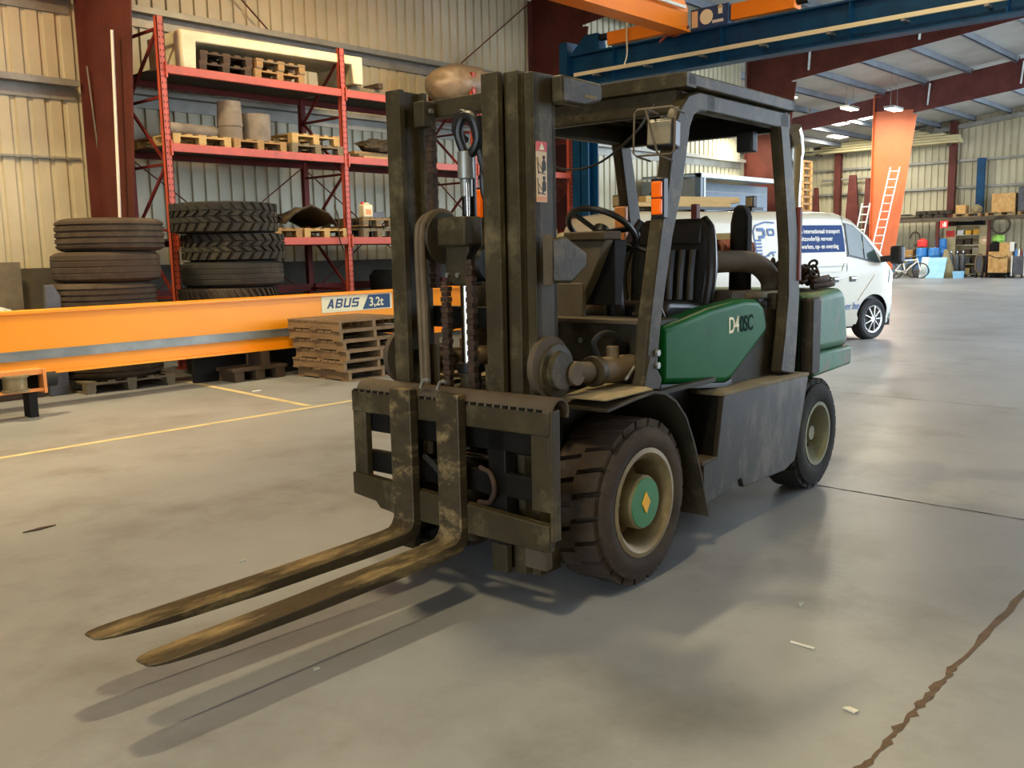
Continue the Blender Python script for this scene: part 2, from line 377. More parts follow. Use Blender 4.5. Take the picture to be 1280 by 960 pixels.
# skylight sheets in the far roof
for x, y in ((40.0, 17.15), (40.0, 16.05), (43.5, 18.6)):
    MB().b2(-.7, .7, -.3, .3, -.03, 0).build('skylight', 'skylight', ceil, smooth=False, loc=(x, y, roofz(y)-.02), rot=(-math.atan(.115), 0, 0))
    area('skylight_light', (x, y, roofz(y)-.12), 1.3, .55, 260, (1, .95, .82))

def portal(X, mcol, mraf, yend, label, ycol=13.9, tie=None, left=None, knee=True):
    t = thing('portal_column', label, None, (X, 0, 0)); t['kind'] = 'structure'
    inner = lambda z: 13.28-.125*z
    ztop = roofz(13)-.3
    MB().prism([(ycol, 0), (inner(0), 0), (inner(ztop), ztop), (ycol, ztop)], 'x', -.012, .012).build('web', mcol, t, smooth=False)
    MB().b2(-.15, .15, ycol-.02, ycol, 0, ztop).build('flange', mcol, t, smooth=False)
    zk = ztop-.75
    MB().bar((0, inner(0), 0), (0, inner(zk), zk), .30, .022, up=(1, 0, 0)).build('flange', mcol, t, smooth=False)
    MB().bar((0, ycol, zk-.05), (0, inner(zk), zk), .28, .02, up=(1, 0, 0)).build('stiffener', mraf, t, smooth=False)
    d = .72
    ra = lambda yy: roofz(yy)-.23
    y0 = ycol if left is None else left
    ym = inner(zk)
    if left is None:
        poly = [(ycol, ra(ycol)), (yend, ra(yend)), (yend, ra(yend)-d), (ym, ra(ym)-d)]
    else:
        poly = [(left, ra(left)), (yend, ra(yend)), (yend, ra(yend)-d), (ym, ra(ym)-d), (ycol, ra(ycol)-.5), (left, ra(left)-.32)]
    MB().prism(poly, 'x', -.017, .017).build('rafter', mraf, t, smooth=False)
    MB().bar((0, ym, ra(ym)-d), (0, yend, ra(yend)-d), .25, .02, up=(1, 0, 0)).build('rafter_flange', mraf, t, smooth=False)
    MB().bar((0, ycol, ra(ycol)), (0, yend, ra(yend)), .25, .02, up=(1, 0, 0)).build('rafter_flange', mraf, t, smooth=False)
    if left: MB().bar((0, ycol, ra(ycol)-.5), (0, left, ra(left)-.32), .25, .02, up=(1, 0, 0)).build('rafter_flange', mraf, t, smooth=False)
    for yy in (11.9, 8.9, 5.9):
        MB().bar((-.15, yy, ra(yy)+.03), (-.03, yy+.1, ra(yy)-d+.02), .06, .02).build('fly_brace', 'galv', t, smooth=False)
    return t
pa = portal(6.35, 'steelred', 'steelred', -3.3, 'red-brown tapered steel column left of the red rack')
portal(16.2, 'steelred', 'steelred', -3.3, 'red-brown steel column behind the forklift mast')
portal(25.9, 'steelred', 'steelred', -3.3, 'red-brown steel column behind the rear pillar of the forklift')
portal(35.6, 'steelorange', 'steelred', -3.3, 'bright orange lit steel column with the ladder against it', left=22.8)
MB().cyl((-.17, 13.02, 1.3), (-.17, 12.76, 4.62), .022, n=8).build('conduit', 'white', pa)
for y, ztop, m, lab in ((19.72, 6.3, 'steelred', 'thin red-brown wall post left of the orange column'), (14.33, 7.0, 'steelred', 'thin red-brown wall post behind the long shelf'), (13.1, 5.28, 'blue', 'blue post on the shelf in front of the far wall')):
    q = MB().b2(XE-.5, XE-.22, y-.15, y+.15, 0, ztop).build('wall_post', m, smooth=False); tag(q, lab, None, None, 'structure')

# lamps
def lamp(x, y, z, pw, lab, col=WARM):
    t = thing('hall_lamp', lab, 'lamp', (x, y, z))
    MB().box((0, 0, .05), (.9, .36, .08)).build('housing', 'galv', t, .01)
    MB().box((0, 0, -.012), (.84, .3, .02)).build('diffuser', 'lampglow', t, smooth=False)
    MB().cyl((-.3, 0, .09), (-.3, 0, roofz(y)-z), .008, n=6).cyl((.3, 0, .09), (.3, 0, roofz(y)-z), .008, n=6).build('hanger', 'galv', t)
    a = area('lamp_light', (x, y, z-.04), .84, .3, pw, col)
for i, (x, y, z, pw) in enumerate(LAMPS):
    far = x > 20
    lab = ('glaring roof lamp over the far bay, ' + ('left of the orange column top', 'in front of the orange column top', 'low beside the red-brown column behind the rear pillar', 'above the rear corner of the forklift roof', 'above the blue runway at the top edge')[i-5]) if far else \
          ('unseen stand-in roof lamp over the workshop floor, %s' % ('over the tyre stacks', 'over the red rack', 'over the forklift mast', 'over the forks', 'over the forklift rear')[i])
    lamp(x, y, z, pw, lab, (1, .90, .68) if far else WARM)

# ------------------------------------------------------------------ cranes
XR = 15.6
rw = thing('crane_runway', 'long blue overhead crane runway beam crossing the hall', 'crane runway', (XR, 0, 4.82))
y0, y1 = -5.5, 12.35
MB().b2(-.15, .15, y0, y1, 0, .03).build('bottom_flange', 'blue', rw, smooth=False)
MB().b2(-.15, .15, y0, y1, .62, .65).build('top_flange', 'blue', rw, smooth=False)
MB().b2(-.012, .012, y0, y1, .03, .62).build('web', 'blue', rw, smooth=False)
y = 11.2
while y > y0:
    MB().b2(-.14, -.012, y-.008, y+.008, .03, .62).build('stiffener', 'blue', rw, smooth=False); y -= 2.35
MB().b2(-.24, -.19, y0, 12.1, .19, .26).build('conductor_rail', 'rail', rw, smooth=False)
y = 11.6
while y > y0:
    MB().b2(-.25, -.012, y-.03, y+.03, .15, .19).build('rail_bracket', 'galv', rw, smooth=False); y -= 1.2
MB().b2(-.20, .20, 12.3, 12.5, -.1, .9).build('end_plate', 'blue', rw, smooth=False)
MB().prism([(12.28, .65), (11.55, .65), (11.6, .98), (11.9, .98)], 'x', -.12, .12).build('end_stop', 'blue', rw, smooth=False)
MB().cyl((0, 11.62, .9), (0, 11.42, .9), .07).build('stop_buffer', 'black', rw)
post = tag(MB().b2(-.17, .17, -.012, .012, 0, 4.8).b2(-.17, -.15, -.2, .2, 0, 4.8).b2(.15, .17, -.2, .2, 0, 4.8).build('crane_post', 'blue', smooth=False, loc=(15.95, 12.05, 0)), 'blue steel post carrying the runway end by the red rack', 'post')
post.location = (XR+.02, 12.02, 0)
cr = thing('bridge_crane', 'orange bridge crane girder resting on the blue runway', 'crane', (XR, 9.4, 5.47))
MB().b2(-.13, .13, 1.95, .35, .05, .30).build('end_carriage', 'orange', cr, .015)
MB().b2(-.13, .13, -.75, -1.95, .05, .33).build('end_carriage', 'orange', cr, .015)
MB().cyl((0, -1.95, .2), (0, -2.15, .2), .09).build('buffer', 'black', cr)
dx = MB().b2(-.15, .10, .05, -.72, -.0, .36).build('drive_box', 'navy', cr, .01)
MB().cyl((-.151, -.28, .19), (-.162, -.28, .19), .13, n=28).build('round_label', 'signcream', dx)
MB().b2(-.160, -.151, .02, -.10, .04, .32).build('label_plate', 'sticker', dx, smooth=False)
MB().b2(-.160, -.151, -.52, -.60, .20, .30).build('label_plate', 'signcream', dx, smooth=False)
MB().b2(-.160, -.151, -.40, -.62, .06, .11).build('label_plate', 'white', dx, smooth=False)
MB().prism([(-.50, .31), (-.62, .31), (-.56, .36)], 'x', -.160, -.151).build('warning_triangle', 'sticker', dx, smooth=False)
gy0, gy1 = .05, .43
MB().b2(-22, -.1, gy0, gy1, -.02, .01).build('girder_flange', 'orange', cr, smooth=False)
MB().prism([(-22, .01), (-.1, .01), (-.12, .42), (-.75, 1.05), (-22, 1.05)], 'y', gy0+.08, gy1-.08).build('girder_web', 'orange', cr, smooth=False)
MB().b2(-22, -.75, gy0, gy1, 1.05, 1.08).build('girder_flange', 'orange', cr, smooth=False)
MB().b2(-22, -.4, gy0-.06, gy0-.01, .34, .39).build('trolley_rail', 'white', cr, smooth=False)
MB().tube([(-.18, 1.4, .85), (-.22, 1.42, .3), (-.26, 1.38, -.2), (-.3, 1.42, -.42)], .015, sub=4).build('cable', 'rail', cr)
MB().tube([(-.2, 1.4, .5), (-.3, 1.1, .42), (-.25, .8, .3), (-.2, .5, .2)], .01, sub=4).build('cable', 'drill', cr)
MB().tube([(-.12, .1, .1), (-.22, .3, -.05), (-.2, .5, .0), (-.18, .7, -.1)], .025, sub=4).build('cable_bundle', 'redhose', cr)

# the 3.2 t girder lying on the floor
cb = thing('crane_girder', 'long orange steel crane girder lying on timber blocks', 'girder', (0, 10.35, .36))
GX0, GX1 = -1.0, 10.75
MB().b2(GX0, GX1, 0, .3, 0, .03).build('bottom_flange', 'beamorange', cb, smooth=False)
MB().b2(GX0, GX1, 0, .3, .65, .68).build('top_flange', 'beamorange', cb, smooth=False)
MB().b2(GX0, GX1, .06, .24, .03, .65).build('web', 'beamorange', cb, smooth=False)
MB().b2(GX0, GX1, .035, .06, .17, .25).b2(GX0, GX1, .02, .06, .25, .262).b2(GX0, GX1, .02, .06, .16, .172).build('cable_channel', 'galv', cb, smooth=False)
sg = MB().b2(7.66, 8.90, .052, .058, .42, .645).build('sign_plate', 'signcream', cb, smooth=False)
MB().prism([(8.36, .435), (8.86, .435), (8.86, .63), (8.47, .63)], 'y', .046, .052).build('sign_panel', 'navy', sg, smooth=False)
block_letters('ABUS', .125, .115, .025, 'navy', sg, (7.74, .049, .475), .28)
text('lettering', '3,2t', .17, 'signcream', sg, (8.47, .044, .475), FACE, 0, .003)
for i, x in ((1, 6.6), (2, 9.6)):
    p_ = thing('support_pallet', 'dark worn pallet under the orange girder, ' + ('next to the crane wheel unit', 'halfway along, before the chevron tyres', 'behind the brown pallet stack')[i], 'pallet', (x, 10.52, 0))
    for j in range(3): cbox('block', (.13, .40, .13), 'wood4', p_, ((j-1)*.30, 0, .065))
    cbox('deck', (.80, .42, .04), 'wood4', p_, (0, 0, .15)); cbox('packing_timber', (.12, .36, .185), 'wood4', p_, (.1, .0, .2625))
for i, x, l_ in ((1, 6.9, 2.0), (2, 8.9, 1.6)):  # black strips added to darken the gap beneath the girder and cover tyre bottoms
    tag(MB().b2(-l_/2, l_/2, -.04, .04, 0, .32).build('shade_strip', 'blackmatt', None, .01, loc=(x, 10.735, 0)), 'black strip added for the shade behind the girder, ' + ('before the left tyre stack', 'before the chevron tyre stack', 'behind the brown pallet stack')[i], 'shade strip')
ec = thing('wheel_carriage', 'orange crane end carriage with grooved wheel, cut off at the photo edge', 'crane part', (3.4, 9.78, .26))
MB().b2(-1.2, .38, 0, .03, .17, .20).b2(-1.2, .38, 0, .03, -.0, .03).build('side_plate', 'orangeend', ec, smooth=False)
MB().b2(.34, .37, -.02, .22, -.02, .22).build('end_plate', 'orangeend', ec, smooth=False)
MB().b2(-1.2, .34, 0, .2, .20, .22).build('top_plate', 'orangeend', ec, smooth=False)
MB().b2(-1.2, .34, .12, .2, 0, .2).build('back_plate', 'blackmatt', ec, smooth=False)
MB().lathe([(.03, -.0), (.13, .0), (.13, .02), (.11, .025), (.11, .14), (.13, .145), (.13, .165), (.03, .165)], 'z', (.08, .02, .02), 28).build('wheel', 'rimtan', ec)
MB().cyl((.37, .1, .1), (.50, .1, .1), .075).build('buffer', 'drill', ec)
cbox('stand', (.1, .2, .25), 'blackmatt', ec, (-.15, .1, -.135)); cbox('stand', (.08, .16, .25), 'blackmatt', ec, (.24, .1, -.135))

# ------------------------------------------------------------------ pallet builder
def eur_pallet(x, y, z, label, m='wood1', m2=None, w=.86, d=1.15, group=None, rz=0, h=.144):
    m2 = m2 or m
    t = thing('pallet', label, 'pallet', (x, y, z), rz, group)
    k = h/.144
    for i in range(3): cbox('bottom_board', (.10, d, .022*k), m2, t, ((i-1)*(w-.10)/2, 0, .011*k))
    for i in range(3):
        for j in range(3): cbox('block', (.11, .12, .078*k), m, t, ((i-1)*(w-.11)/2, (j-1)*(d-.12)/2, .061*k))
    for j in range(3): cbox('stringer', (w, .12, .022*k), m2, t, (0, (j-1)*(d-.12)/2, .111*k))
    for i in range(5): cbox('board', (.125 if i % 2 == 0 else .09, d, .022*k), m, t, ((i-2)*(w-.125)/4, 0, .133*k))
    return t
# stack of six stringer pallets on the floor
for k in range(6):
    ox, oy = ((.06, .02), (.0, .03), (.03, .0), (.0, .02), (-.03, .04), (-.05, .03))[k]
    pos = ('bottom', 'second from the bottom', 'third from the bottom', 'third from the top', 'second from the top', 'topmost')[k]
    t = thing('pallet', 'weathered brown wooden pallet, %s of the floor stack before the girder' % pos, 'pallet', (7.6+ox, 9.68+oy, k*.126), 0, 'stack of brown pallets on the floor')
    for i in range(3): cbox('stringer', (.045, 1.06, .086), 'woodbrown', t, ((i-1)*.53, 0, .061))
    for j in range(3): cbox('bottom_board', (1.13, .13, .018), 'woodbrown', t, (0, (j-1)*.46, .009))
    for j in range(7): cbox('board', (1.13, .125, .022), 'woodbrown', t, (0, (j-3)*.155, .115))

# ------------------------------------------------------------------ pallet rack
RY, RB = 12.3, 13.4
RX = [6.63, 9.68, 12.68, 15.50]
rk = thing('pallet_rack', 'tall orange-red pallet rack against the corrugated side wall', 'rack', (0, 0, 0))
for i, x in enumerate(RX):
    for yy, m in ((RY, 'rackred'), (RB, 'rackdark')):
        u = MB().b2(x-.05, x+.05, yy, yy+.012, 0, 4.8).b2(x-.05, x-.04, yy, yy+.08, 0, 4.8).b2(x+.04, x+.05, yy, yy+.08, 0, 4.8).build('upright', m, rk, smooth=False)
        if yy == RY:
            h = MB(); z = .1
            while z < 4.75:
                h.box((x-.02, yy-.001, z), (.014, .002, .025)).box((x+.025, yy-.001, z), (.014, .002, .025)); z += .085
            h = h.build('perforation', 'hole', u, smooth=False); h['kind'] = 'stuff'
            MB().b2(x-.08, x+.08, yy-.03, yy+.1, 0, .012).build('foot', m, u, smooth=False)
    zz = [.15, 1.0, 1.95, 2.85, 3.75, 4.65]
    for k, z in enumerate(zz):
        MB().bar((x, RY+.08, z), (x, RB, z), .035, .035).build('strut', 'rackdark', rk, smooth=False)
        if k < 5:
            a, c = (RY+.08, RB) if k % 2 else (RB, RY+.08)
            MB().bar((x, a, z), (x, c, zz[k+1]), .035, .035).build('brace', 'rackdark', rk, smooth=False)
LV = (1.84, 3.13, 4.17)
for i in range(3):
    xa, xb = RX[i]+.05, RX[i+1]-.05
    for z in LV:
        MB().b2(xa, xb, RY-.02, RY+.04, z-.115, z).build('beam', 'rackred', rk, .006)
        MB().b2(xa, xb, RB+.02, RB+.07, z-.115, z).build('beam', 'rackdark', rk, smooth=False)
        MB().b2(xa-.02, xa+.0, RY-.03, RY+.02, z-.17, z+.04).b2(xb, xb+.02, RY-.03, RY+.02, z-.17, z+.04).build('beam_hook', 'rackred', rk, smooth=False)
        MB().b2(xa, xb, RY+.05, RB+.01, z-.03, z-.004).build('shelf_deck', 'deck', rk, smooth=False)
    MB().b2(xa, xb, RB-.05, RB, .95, 1.08).build('beam', 'rackdark', rk, smooth=False)
    MB().b2(xa, xb, RY+.05, RB+.01, .86, .88).build('shelf_deck', 'deck', rk, smooth=False)
    MB().bar((xa, RB+.09, .9), (xb, RB+.09, 3.0), .03, .01).build('brace', 'rackdark', rk, smooth=False)
    MB().bar((xa, RB+.09, 3.0), (xb, RB+.09, .9), .03, .01).build('brace', 'rackdark', rk, smooth=False)
L1, L2, L3 = LV
# middle level, left bay
eur_pallet(7.17, RY+.60, L2, 'pale pallet at the left end of the middle rack shelf, under the long pipe', 'wood1', w=.90)
eur_pallet(8.12, RY+.60, L2, 'tan pallet under the two stone cores on the middle rack shelf', 'wood2', w=.90)
eur_pallet(9.13, RY+.56, L2, 'grey pallet, lower of two at the right end of the middle shelf', 'wood3', w=.98)
eur_pallet(9.16, RY+.64, L2+.146, 'pale pallet, upper of two at the right end of the middle shelf', 'wood1', w=.90, h=.16)
tag(MB().cyl((6.76, RY+.35, L2+.146+.095), (7.72, RY+.42, L2+.146+.095), .095, n=24).build('pipe', 'core'), 'long grey pipe lying on the left pallet of the middle shelf', 'pipe')
tag(MB().lathe([(0, 0), (.175, 0), (.172, .18), (.185, .19), (.17, .55), (0, .55)], 'z', (7.80, RY+.32, L2+.146), 28).build('stone_core', 'core'), 'taller grey cylinder standing on the tan pallet, left of the two', 'cylinder')
tag(MB().lathe([(0, 0), (.225, 0), (.23, .4), (.20, .4), (.2, .36), (0, .36)], 'z', (8.24, RY+.34, L2+.146), 28).build('steel_drum', 'core'), 'shorter wider grey cylinder standing on the tan pallet, right of the two', 'cylinder')
tag(MB().bar((7.98, RY+.75, L2+.60), (8.45, RY+.8, L2+.20), .05, .05).build('iron_bar', 'junk', smooth=False), 'dark bar leaning between the two grey cylinders', 'bar')
# top level, left bay
cp = tag(MB().prism([(6.95, 0), (7.17, 0), (7.20, .36), (9.86, .36), (9.86, .28), (10.12, .30), (10.17, .77), (9.9, .77), (9.9, .50), (7.0, .50)][:0] or [(6.96, 0), (7.16, 0), (7.18, .38), (9.92, .42), (9.94, .12), (10.14, .12), (10.14, .56), (6.94, .52)], 'y', RY+.05, RY+1.0).build('portal_casing', 'cream', None, .02, loc=(0, 0, L3)), 'cream upside-down U-shaped casing spanning the top rack shelf', 'casing')
eur_pallet(8.55, RY+.46, L3, 'brown pallet, front lower one under the cream casing', 'wood2', 'wood2', w=.88, d=.8)
eur_pallet(8.57, RY+.40, L3+.146, 'brown pallet, upper one of the pile under the cream casing', 'wood2', 'wood3', w=.86, d=.7)
eur_pallet(7.66, RY+.55, L3, 'dark pallet at the left under the cream casing', 'wood4', w=.84, d=.9)
eur_pallet(7.68, RY+.55, L3+.146, 'dark upper pallet at the left under the cream casing', 'wood4', w=.84, d=.9)
# top level, middle and right bays
for k, (yy, zz, ln) in enumerate(((RY+.2, 0, 1.5), (RY+.42, 0, 1.7), (RY+.3, .06, 1.3))):
    tag(MB().b2(-ln/2, ln/2, -.08, .08, 0, .055).build('timber_plank', 'wood3', None, .004, loc=(10.65, yy, L3+zz), rot=(0, 0, .04*(k-1))), 'grey timber plank on the top shelf right of the casing, ' + ('front one', 'rear one', 'upper one')[k], 'plank')
tag(MB().b2(-.05, .05, -.2, .2, 0, .09).build('timber_block', 'wood4', None, .01, loc=(10.55, RY+.3, L3+.116)), 'dark short block on the planks of the top shelf', 'block')
eur_pallet(12.8, RY+.55, L3, 'pallet under the big brown wrapped sack', 'wood3', w=1.0)
sk = MB(); sk.blob((12.92, RY+.50, L3+.146+.30), (.88, .52, .42), 3, .05, 4, 2.2)
for v in sk.bm.verts:
    if v.co.z < L3+.15: v.co.z = L3+.15
tag(sk.build('bulk_sack', 'sack'), 'big brown film-wrapped sack on top of the rack behind the mast', 'sack')
# lower level, left bay
eur_pallet(9.24, RY+.58, L1, 'pale pallet under the dark scrap on the lower shelf by the second upright', 'wood1', w=.86)
eur_pallet(8.33, RY+.58, L1, 'worn pallet on the lower shelf beside the chevron tyre stack', 'wood2', w=.86)
jk = MB()
jk.grid([[(8.55+i*.17, RY+.15+j*.2, L1+.17+.34*math.sin(PI*(i+.4)/6.8)*(1-.08*j)+.03*math.sin(i*3+j*2)) for i in range(7)] for j in range(6)])
for v in list(jk.bm.verts): pass
o = jk.build('rubber_mat', 'junk', None); sm = o.modifiers.new('s', 'SOLIDIFY'); sm.thickness = .03
tag(o, 'dark crumpled rubber mat heaped on the lower shelf pallet', 'mat')
o = MB().grid([[(7.95+i*.12, RY+.2+j*.2, L1+.17+.20*math.sin(PI*(i+1)/8)+.03*math.sin(i*2+j*3)) for i in range(6)] for j in range(5)]).build('rubber_mat', 'blackmatt'); sm = o.modifiers.new('s', 'SOLIDIFY'); sm.thickness = .03
tag(o, 'smaller black folded mat beside the chevron tyre stack', 'mat')
tag(MB().tube([(9.40, RY+.0, L1+.50), (9.43, RY-.05, L1+.3), (9.42, RY-.06, L1), (9.50, RY-.06, L1-.22)], .012, sub=5).build('hanging_strap', 'junk'), 'thin strap hanging from the dark mat over the lower beam', 'strap')
# lower level, middle bay
eur_pallet(10.33, RY+.58, L1, 'grey pallet, lower of two under the small jug', 'wood3', w=.70)
eur_pallet(10.33, RY+.60, L1+.18, 'grey pallet, upper of two carrying the small jug', 'wood3', 'wood2', w=.66)
cbx = tag(MB().b2(-.3, .3, -.3, .3, 0, .034).build('timber_plank', 'wood4', None, loc=(10.33, RY+.55, L1+.145)), 'dark board between the two grey pallets under the jug', 'plank')
jg = thing('jerrycan', 'small cream plastic jug standing on the grey pallets', 'jug', (10.20, RY+.2, L1+.325))
MB().box((0, 0, .11), (.21, .14, .22)).build('body', 'jug', jg, .03, 3)
MB().box((.0, 0, .235), (.12, .04, .03)).build('handle', 'jug', jg, .01); MB().cyl((-.07, 0, .22), (-.07, 0, .26), .025).build('cap', 'red', jg)
MB().b2(-.06, .06, -.073, -.071, .05, .14).build('label_patch', 'orangeend', jg, smooth=False)
tag(MB().b2(-.16, .16, -.12, .12, 0, .10).build('tool_tray', 'greymachine', None, .01, loc=(10.48, RY+.35, L1+.325)), 'grey tray beside the jug on the rack', 'tray')
tag(MB().lathe([(0, 0), (.26, 0), (.28, .3), (.2, .4), (0, .42)], 'z', (0, 0, 0), 20).build('bucket_heap', 'blackmatt', None, loc=(10.9, RY+.6, .88)), 'dark rounded heap on the bottom rack shelf near the mast', 'heap')
tag(MB().b2(-.2, .2, -.2, .2, 0, .4).build('crate', 'greymachine', None, .02, loc=(11.35, RY+.3, .88)), 'grey box on the bottom rack shelf near the mast', 'box')
# middle level, second bay
for k in range(3):
    tag(MB().b2(-.6, .6, -.12, .12, 0, .045).build('timber_plank', ('wood1', 'wood3', 'wood2')[k], None, .004, loc=(10.75, RY+.25+.12*k, L2+.05*k)), 'plank on the middle shelf of the second bay, ' + ('lowest', 'middle', 'topmost')[k], 'plank')
tag(MB().blob((10.75, RY+.45, L2+.25), (.4, .2, .13), 5, .25, 3).build('scrap_heap', 'junk'), 'dark scrap on the planks of the second rack bay', 'scrap')
eur_pallet(14.6, RY+.6, L1, 'pallet on the lower shelf of the far rack bay', 'wood3', w=.9)
# beige sack behind the console
tag(MB().blob((14.0, 11.2, .95), (.75, .5, .98), 9, .10, 4, 1.5).build('bulk_sack', 'straw'), 'beige big bag standing on the floor behind the steering console', 'sack')
# ------------------------------------------------------------------ loose tyres
def lug(mb, R0, R1, a0, a1, h0, h1, sk, axis, c, nseg=2):
    # block on a drum: angles a0..a1, axial h0..h1, skew sk (radians added along the axial direction)
    c = Vector(c)
    def pt(r, a, h):
        x, y = r*math.cos(a), r*math.sin(a)
        return c+Vector({'z': (x, y, h), 'y': (x, h, y)}[axis])
    rows = []
    for i in range(nseg+1):
        t = i/nseg; h = h0+(h1-h0)*t; s = sk*t
        rows.append([mb.bm.verts.new(pt(R0, a0+s, h)), mb.bm.verts.new(pt(R1, a0+.012+s, h)), mb.bm.verts.new(pt(R1, a1-.012+s, h)), mb.bm.verts.new(pt(R0, a1+s, h))])
    for i in range(nseg):
        for k in range(3): mb.bm.faces.new((rows[i][k], rows[i][k+1], rows[i+1][k+1], rows[i+1][k]))
    mb.bm.faces.new(rows[0]); mb.bm.faces.new(rows[-1][::-1])
def flat_tyre(x, y, z, R, h, kind, label, m, group):
    t = thing('truck_tyre', label, 'tyre', (x, y, z), random.uniform(0, 6), group)
    ri = R*.56
    e = .045
    Rt = R-(.03 if kind in ('chevron', 'bar') else 0)
    prof = [(ri, .05), (ri+.05, .012), (R*.80, 0), (R-.06, .012), (Rt-.008, e)]
    if kind == 'ribbed':
        for q in (.22, .41, .59, .78):
            zc = h*q; prof += [(Rt, zc-.014), (Rt-.018, zc-.008), (Rt-.018, zc+.008), (Rt, zc+.014)]
    elif kind == 'plain':
        for q in (.3, .5, .7):
            zc = h*q; prof += [(Rt, zc-.010), (Rt-.006, zc-.004), (Rt-.006, zc+.004), (Rt, zc+.010)]
    prof += [(Rt-.008, h-e), (R-.06, h-.012), (R*.80, h), (ri+.05, h-.012), (ri, h-.05), (ri+.03, h*.5)]
    MB().lathe(prof, 'z', n=56, closed=True).build('carcass', m, t, ang=40)
    if kind in ('chevron', 'bar'):
        b = MB(); n = 30 if kind == 'chevron' else 44
        for k in range(n):
            a = 2*PI*k/n; p = 2*PI/n
            if kind == 'chevron':
                lug(b, Rt-.02, R, a, a+p*.74, .02, h*.30, p*.45, 'z', (0, 0, 0)); lug(b, Rt-.02, R, a+p*.62, a+p*1.3, h*.33, h*.5, -p*.55, 'z', (0, 0, 0))
                lug(b, Rt-.02, R, a+p*.1, a+p*.78, h*.53, h*.69, p*.55, 'z', (0, 0, 0)); lug(b, Rt-.02, R, a+p*.62, a+p*1.36, h*.72, h-.02, -p*.45, 'z', (0, 0, 0))
            else:
                lug(b, Rt-.02, R, a, a+p*.55, .02, h*.48, p*.9, 'z', (0, 0, 0)); lug(b, Rt-.02, R, a+p*.3, a+p*.85, h*.52, h-.02, -p*.9, 'z', (0, 0, 0))
        o = b.build('tread', m, t, smooth=False); o['kind'] = 'stuff'
    return t
TY = 11.46
eur_pallet(5.2, TY, 0, 'worn pallet under the left tyre stack behind the girder', 'wood3', w=1.1, d=1.1)
zz = .144
for i, (dx, h, lab) in enumerate(((0, .40, 'bottom'), (.0, .38, 'second from the bottom'), (-.03, .365, 'middle'), (.05, .365, 'second from the top'), (.13, .395, 'topmost'))):
    flat_tyre(5.20+dx, TY, zz, .625, h, 'plain' if i == 3 else 'ribbed', 'worn brown-grey truck tyre, %s of the stack left of the red rack' % lab, 'rubber', 'left tyre stack'); zz += h
zz = 0
for i, (dx, h, kd, lab, R, m) in enumerate(((0, .40, 'plain', 'bottom', .66, 'rubberdark'), (.02, .42, 'plain', 'low hidden second', .66, 'rubberdark'), (-.05, .34, 'bar', 'brown barred third from the bottom', .66, 'rubber'), (.03, .35, 'plain', 'smooth third from the top', .67, 'rubberdark'), (.06, .365, 'chevron', 'chevron-treaded second from the top', .68, 'rubberdark'), (-.06, .40, 'chevron', 'chevron-treaded topmost', .70, 'rubberdark'))):
    flat_tyre(6.96+dx, 11.45, zz, R, h, kd, 'dark truck tyre, %s of the stack in the rack bay' % lab, m, 'right tyre stack'); zz += h
# clutter at the far left behind the girder
tag(MB().blob((3.75, 11.6, .90), (.42, .3, .18), 2, .35, 3, 3).build('plastic_bundle', 'wrap'), 'crumpled translucent plastic wrap behind the orange girder at the far left', 'plastic')
tag(MB().b2(-.3, .3, -.3, .3, 0, 1.12).build('crate', 'junk', None, .03, loc=(3.35, 12.4, 0)), 'brown crate behind the plastic wrap at the far left', 'crate')
tag(MB().b2(-.6, .6, -.4, .4, 0, .68).build('timber_crate', 'wood4', None, .02, loc=(3.7, 11.6, 0)), 'dark crate carrying the plastic wrap', 'crate')
tag(MB().prism([(-.12, 0), (.12, 0), (.10, 1.15), (.03, 1.28), (-.06, 1.28)], 'y', -.04, .04).build('steel_bracket', 'greymachine', None, .01, loc=(4.45, 11.2, 0)), 'grey steel bracket standing beside the left tyre stack', 'bracket')
tag(MB().b2(-1.3, .9, 0, .06, 0, 1.55).build('steel_sheet', 'greypanel', None, loc=(4.2, 13.75, 0), smooth=False), 'grey sheet leaning on the dark wall plinth', 'sheet')
# scraps on the floor
def scrap(name, x, y, pts, m, lab, h=.006):
    tag(MB().prism(pts, 'z', 0, h).build(name, m, None, smooth=False, loc=(x, y, .002)), lab, 'litter')
def G(px, py):
    a = (px-640)/FPX; q = -(py-480)/FPX; d = fw+rr*a+uu*q; t = -CAMH/d.z; return d.x*t, d.y*t
for (px, py, pts, m, nm, lab) in ((1063, 889, [(-.012, -.02), (.01, -.025), (.016, .01), (-.004, .026)], 'white', 'paper_scrap', 'small white scrap on the floor in front, near the long crack'),
                          (48, 662, [(-.09, -.008), (0, -.02), (.10, .0), (.02, .018)], 'wood4', 'dry_leaf', 'dark curled leaf on the floor left of the forks'),
                          (1003, 808, [(-.004, -.05), (.004, -.05), (.006, .05), (-.002, .05)], 'white', 'wire_scrap', 'thin pale stick on the floor right of the front wheel'),
                          (302, 702, [(-.02, -.01), (.02, -.008), (.01, .012)], 'wrap', 'paper_scrap', 'tiny pale chip on the floor above the far fork'),
                          (320, 489, [(-.07, -.03), (.06, -.02), (.05, .03), (-.04, .02)], 'white', 'paper_scrap', 'white flake on the floor before the orange girder'),
                          (1000, 757, [(-.03, -.01), (.03, -.005), (.01, .015)], 'wrap', 'paper_scrap', 'pale fleck on the floor right of the forklift side'),
                          (394, 837, [(-.015, -.01), (.015, -.01), (.0, .012)], 'wrap', 'paper_scrap', 'tiny fleck on the floor in front of the near fork')):
    x, y = G(px, py); scrap(nm, x, y, pts, m, lab)

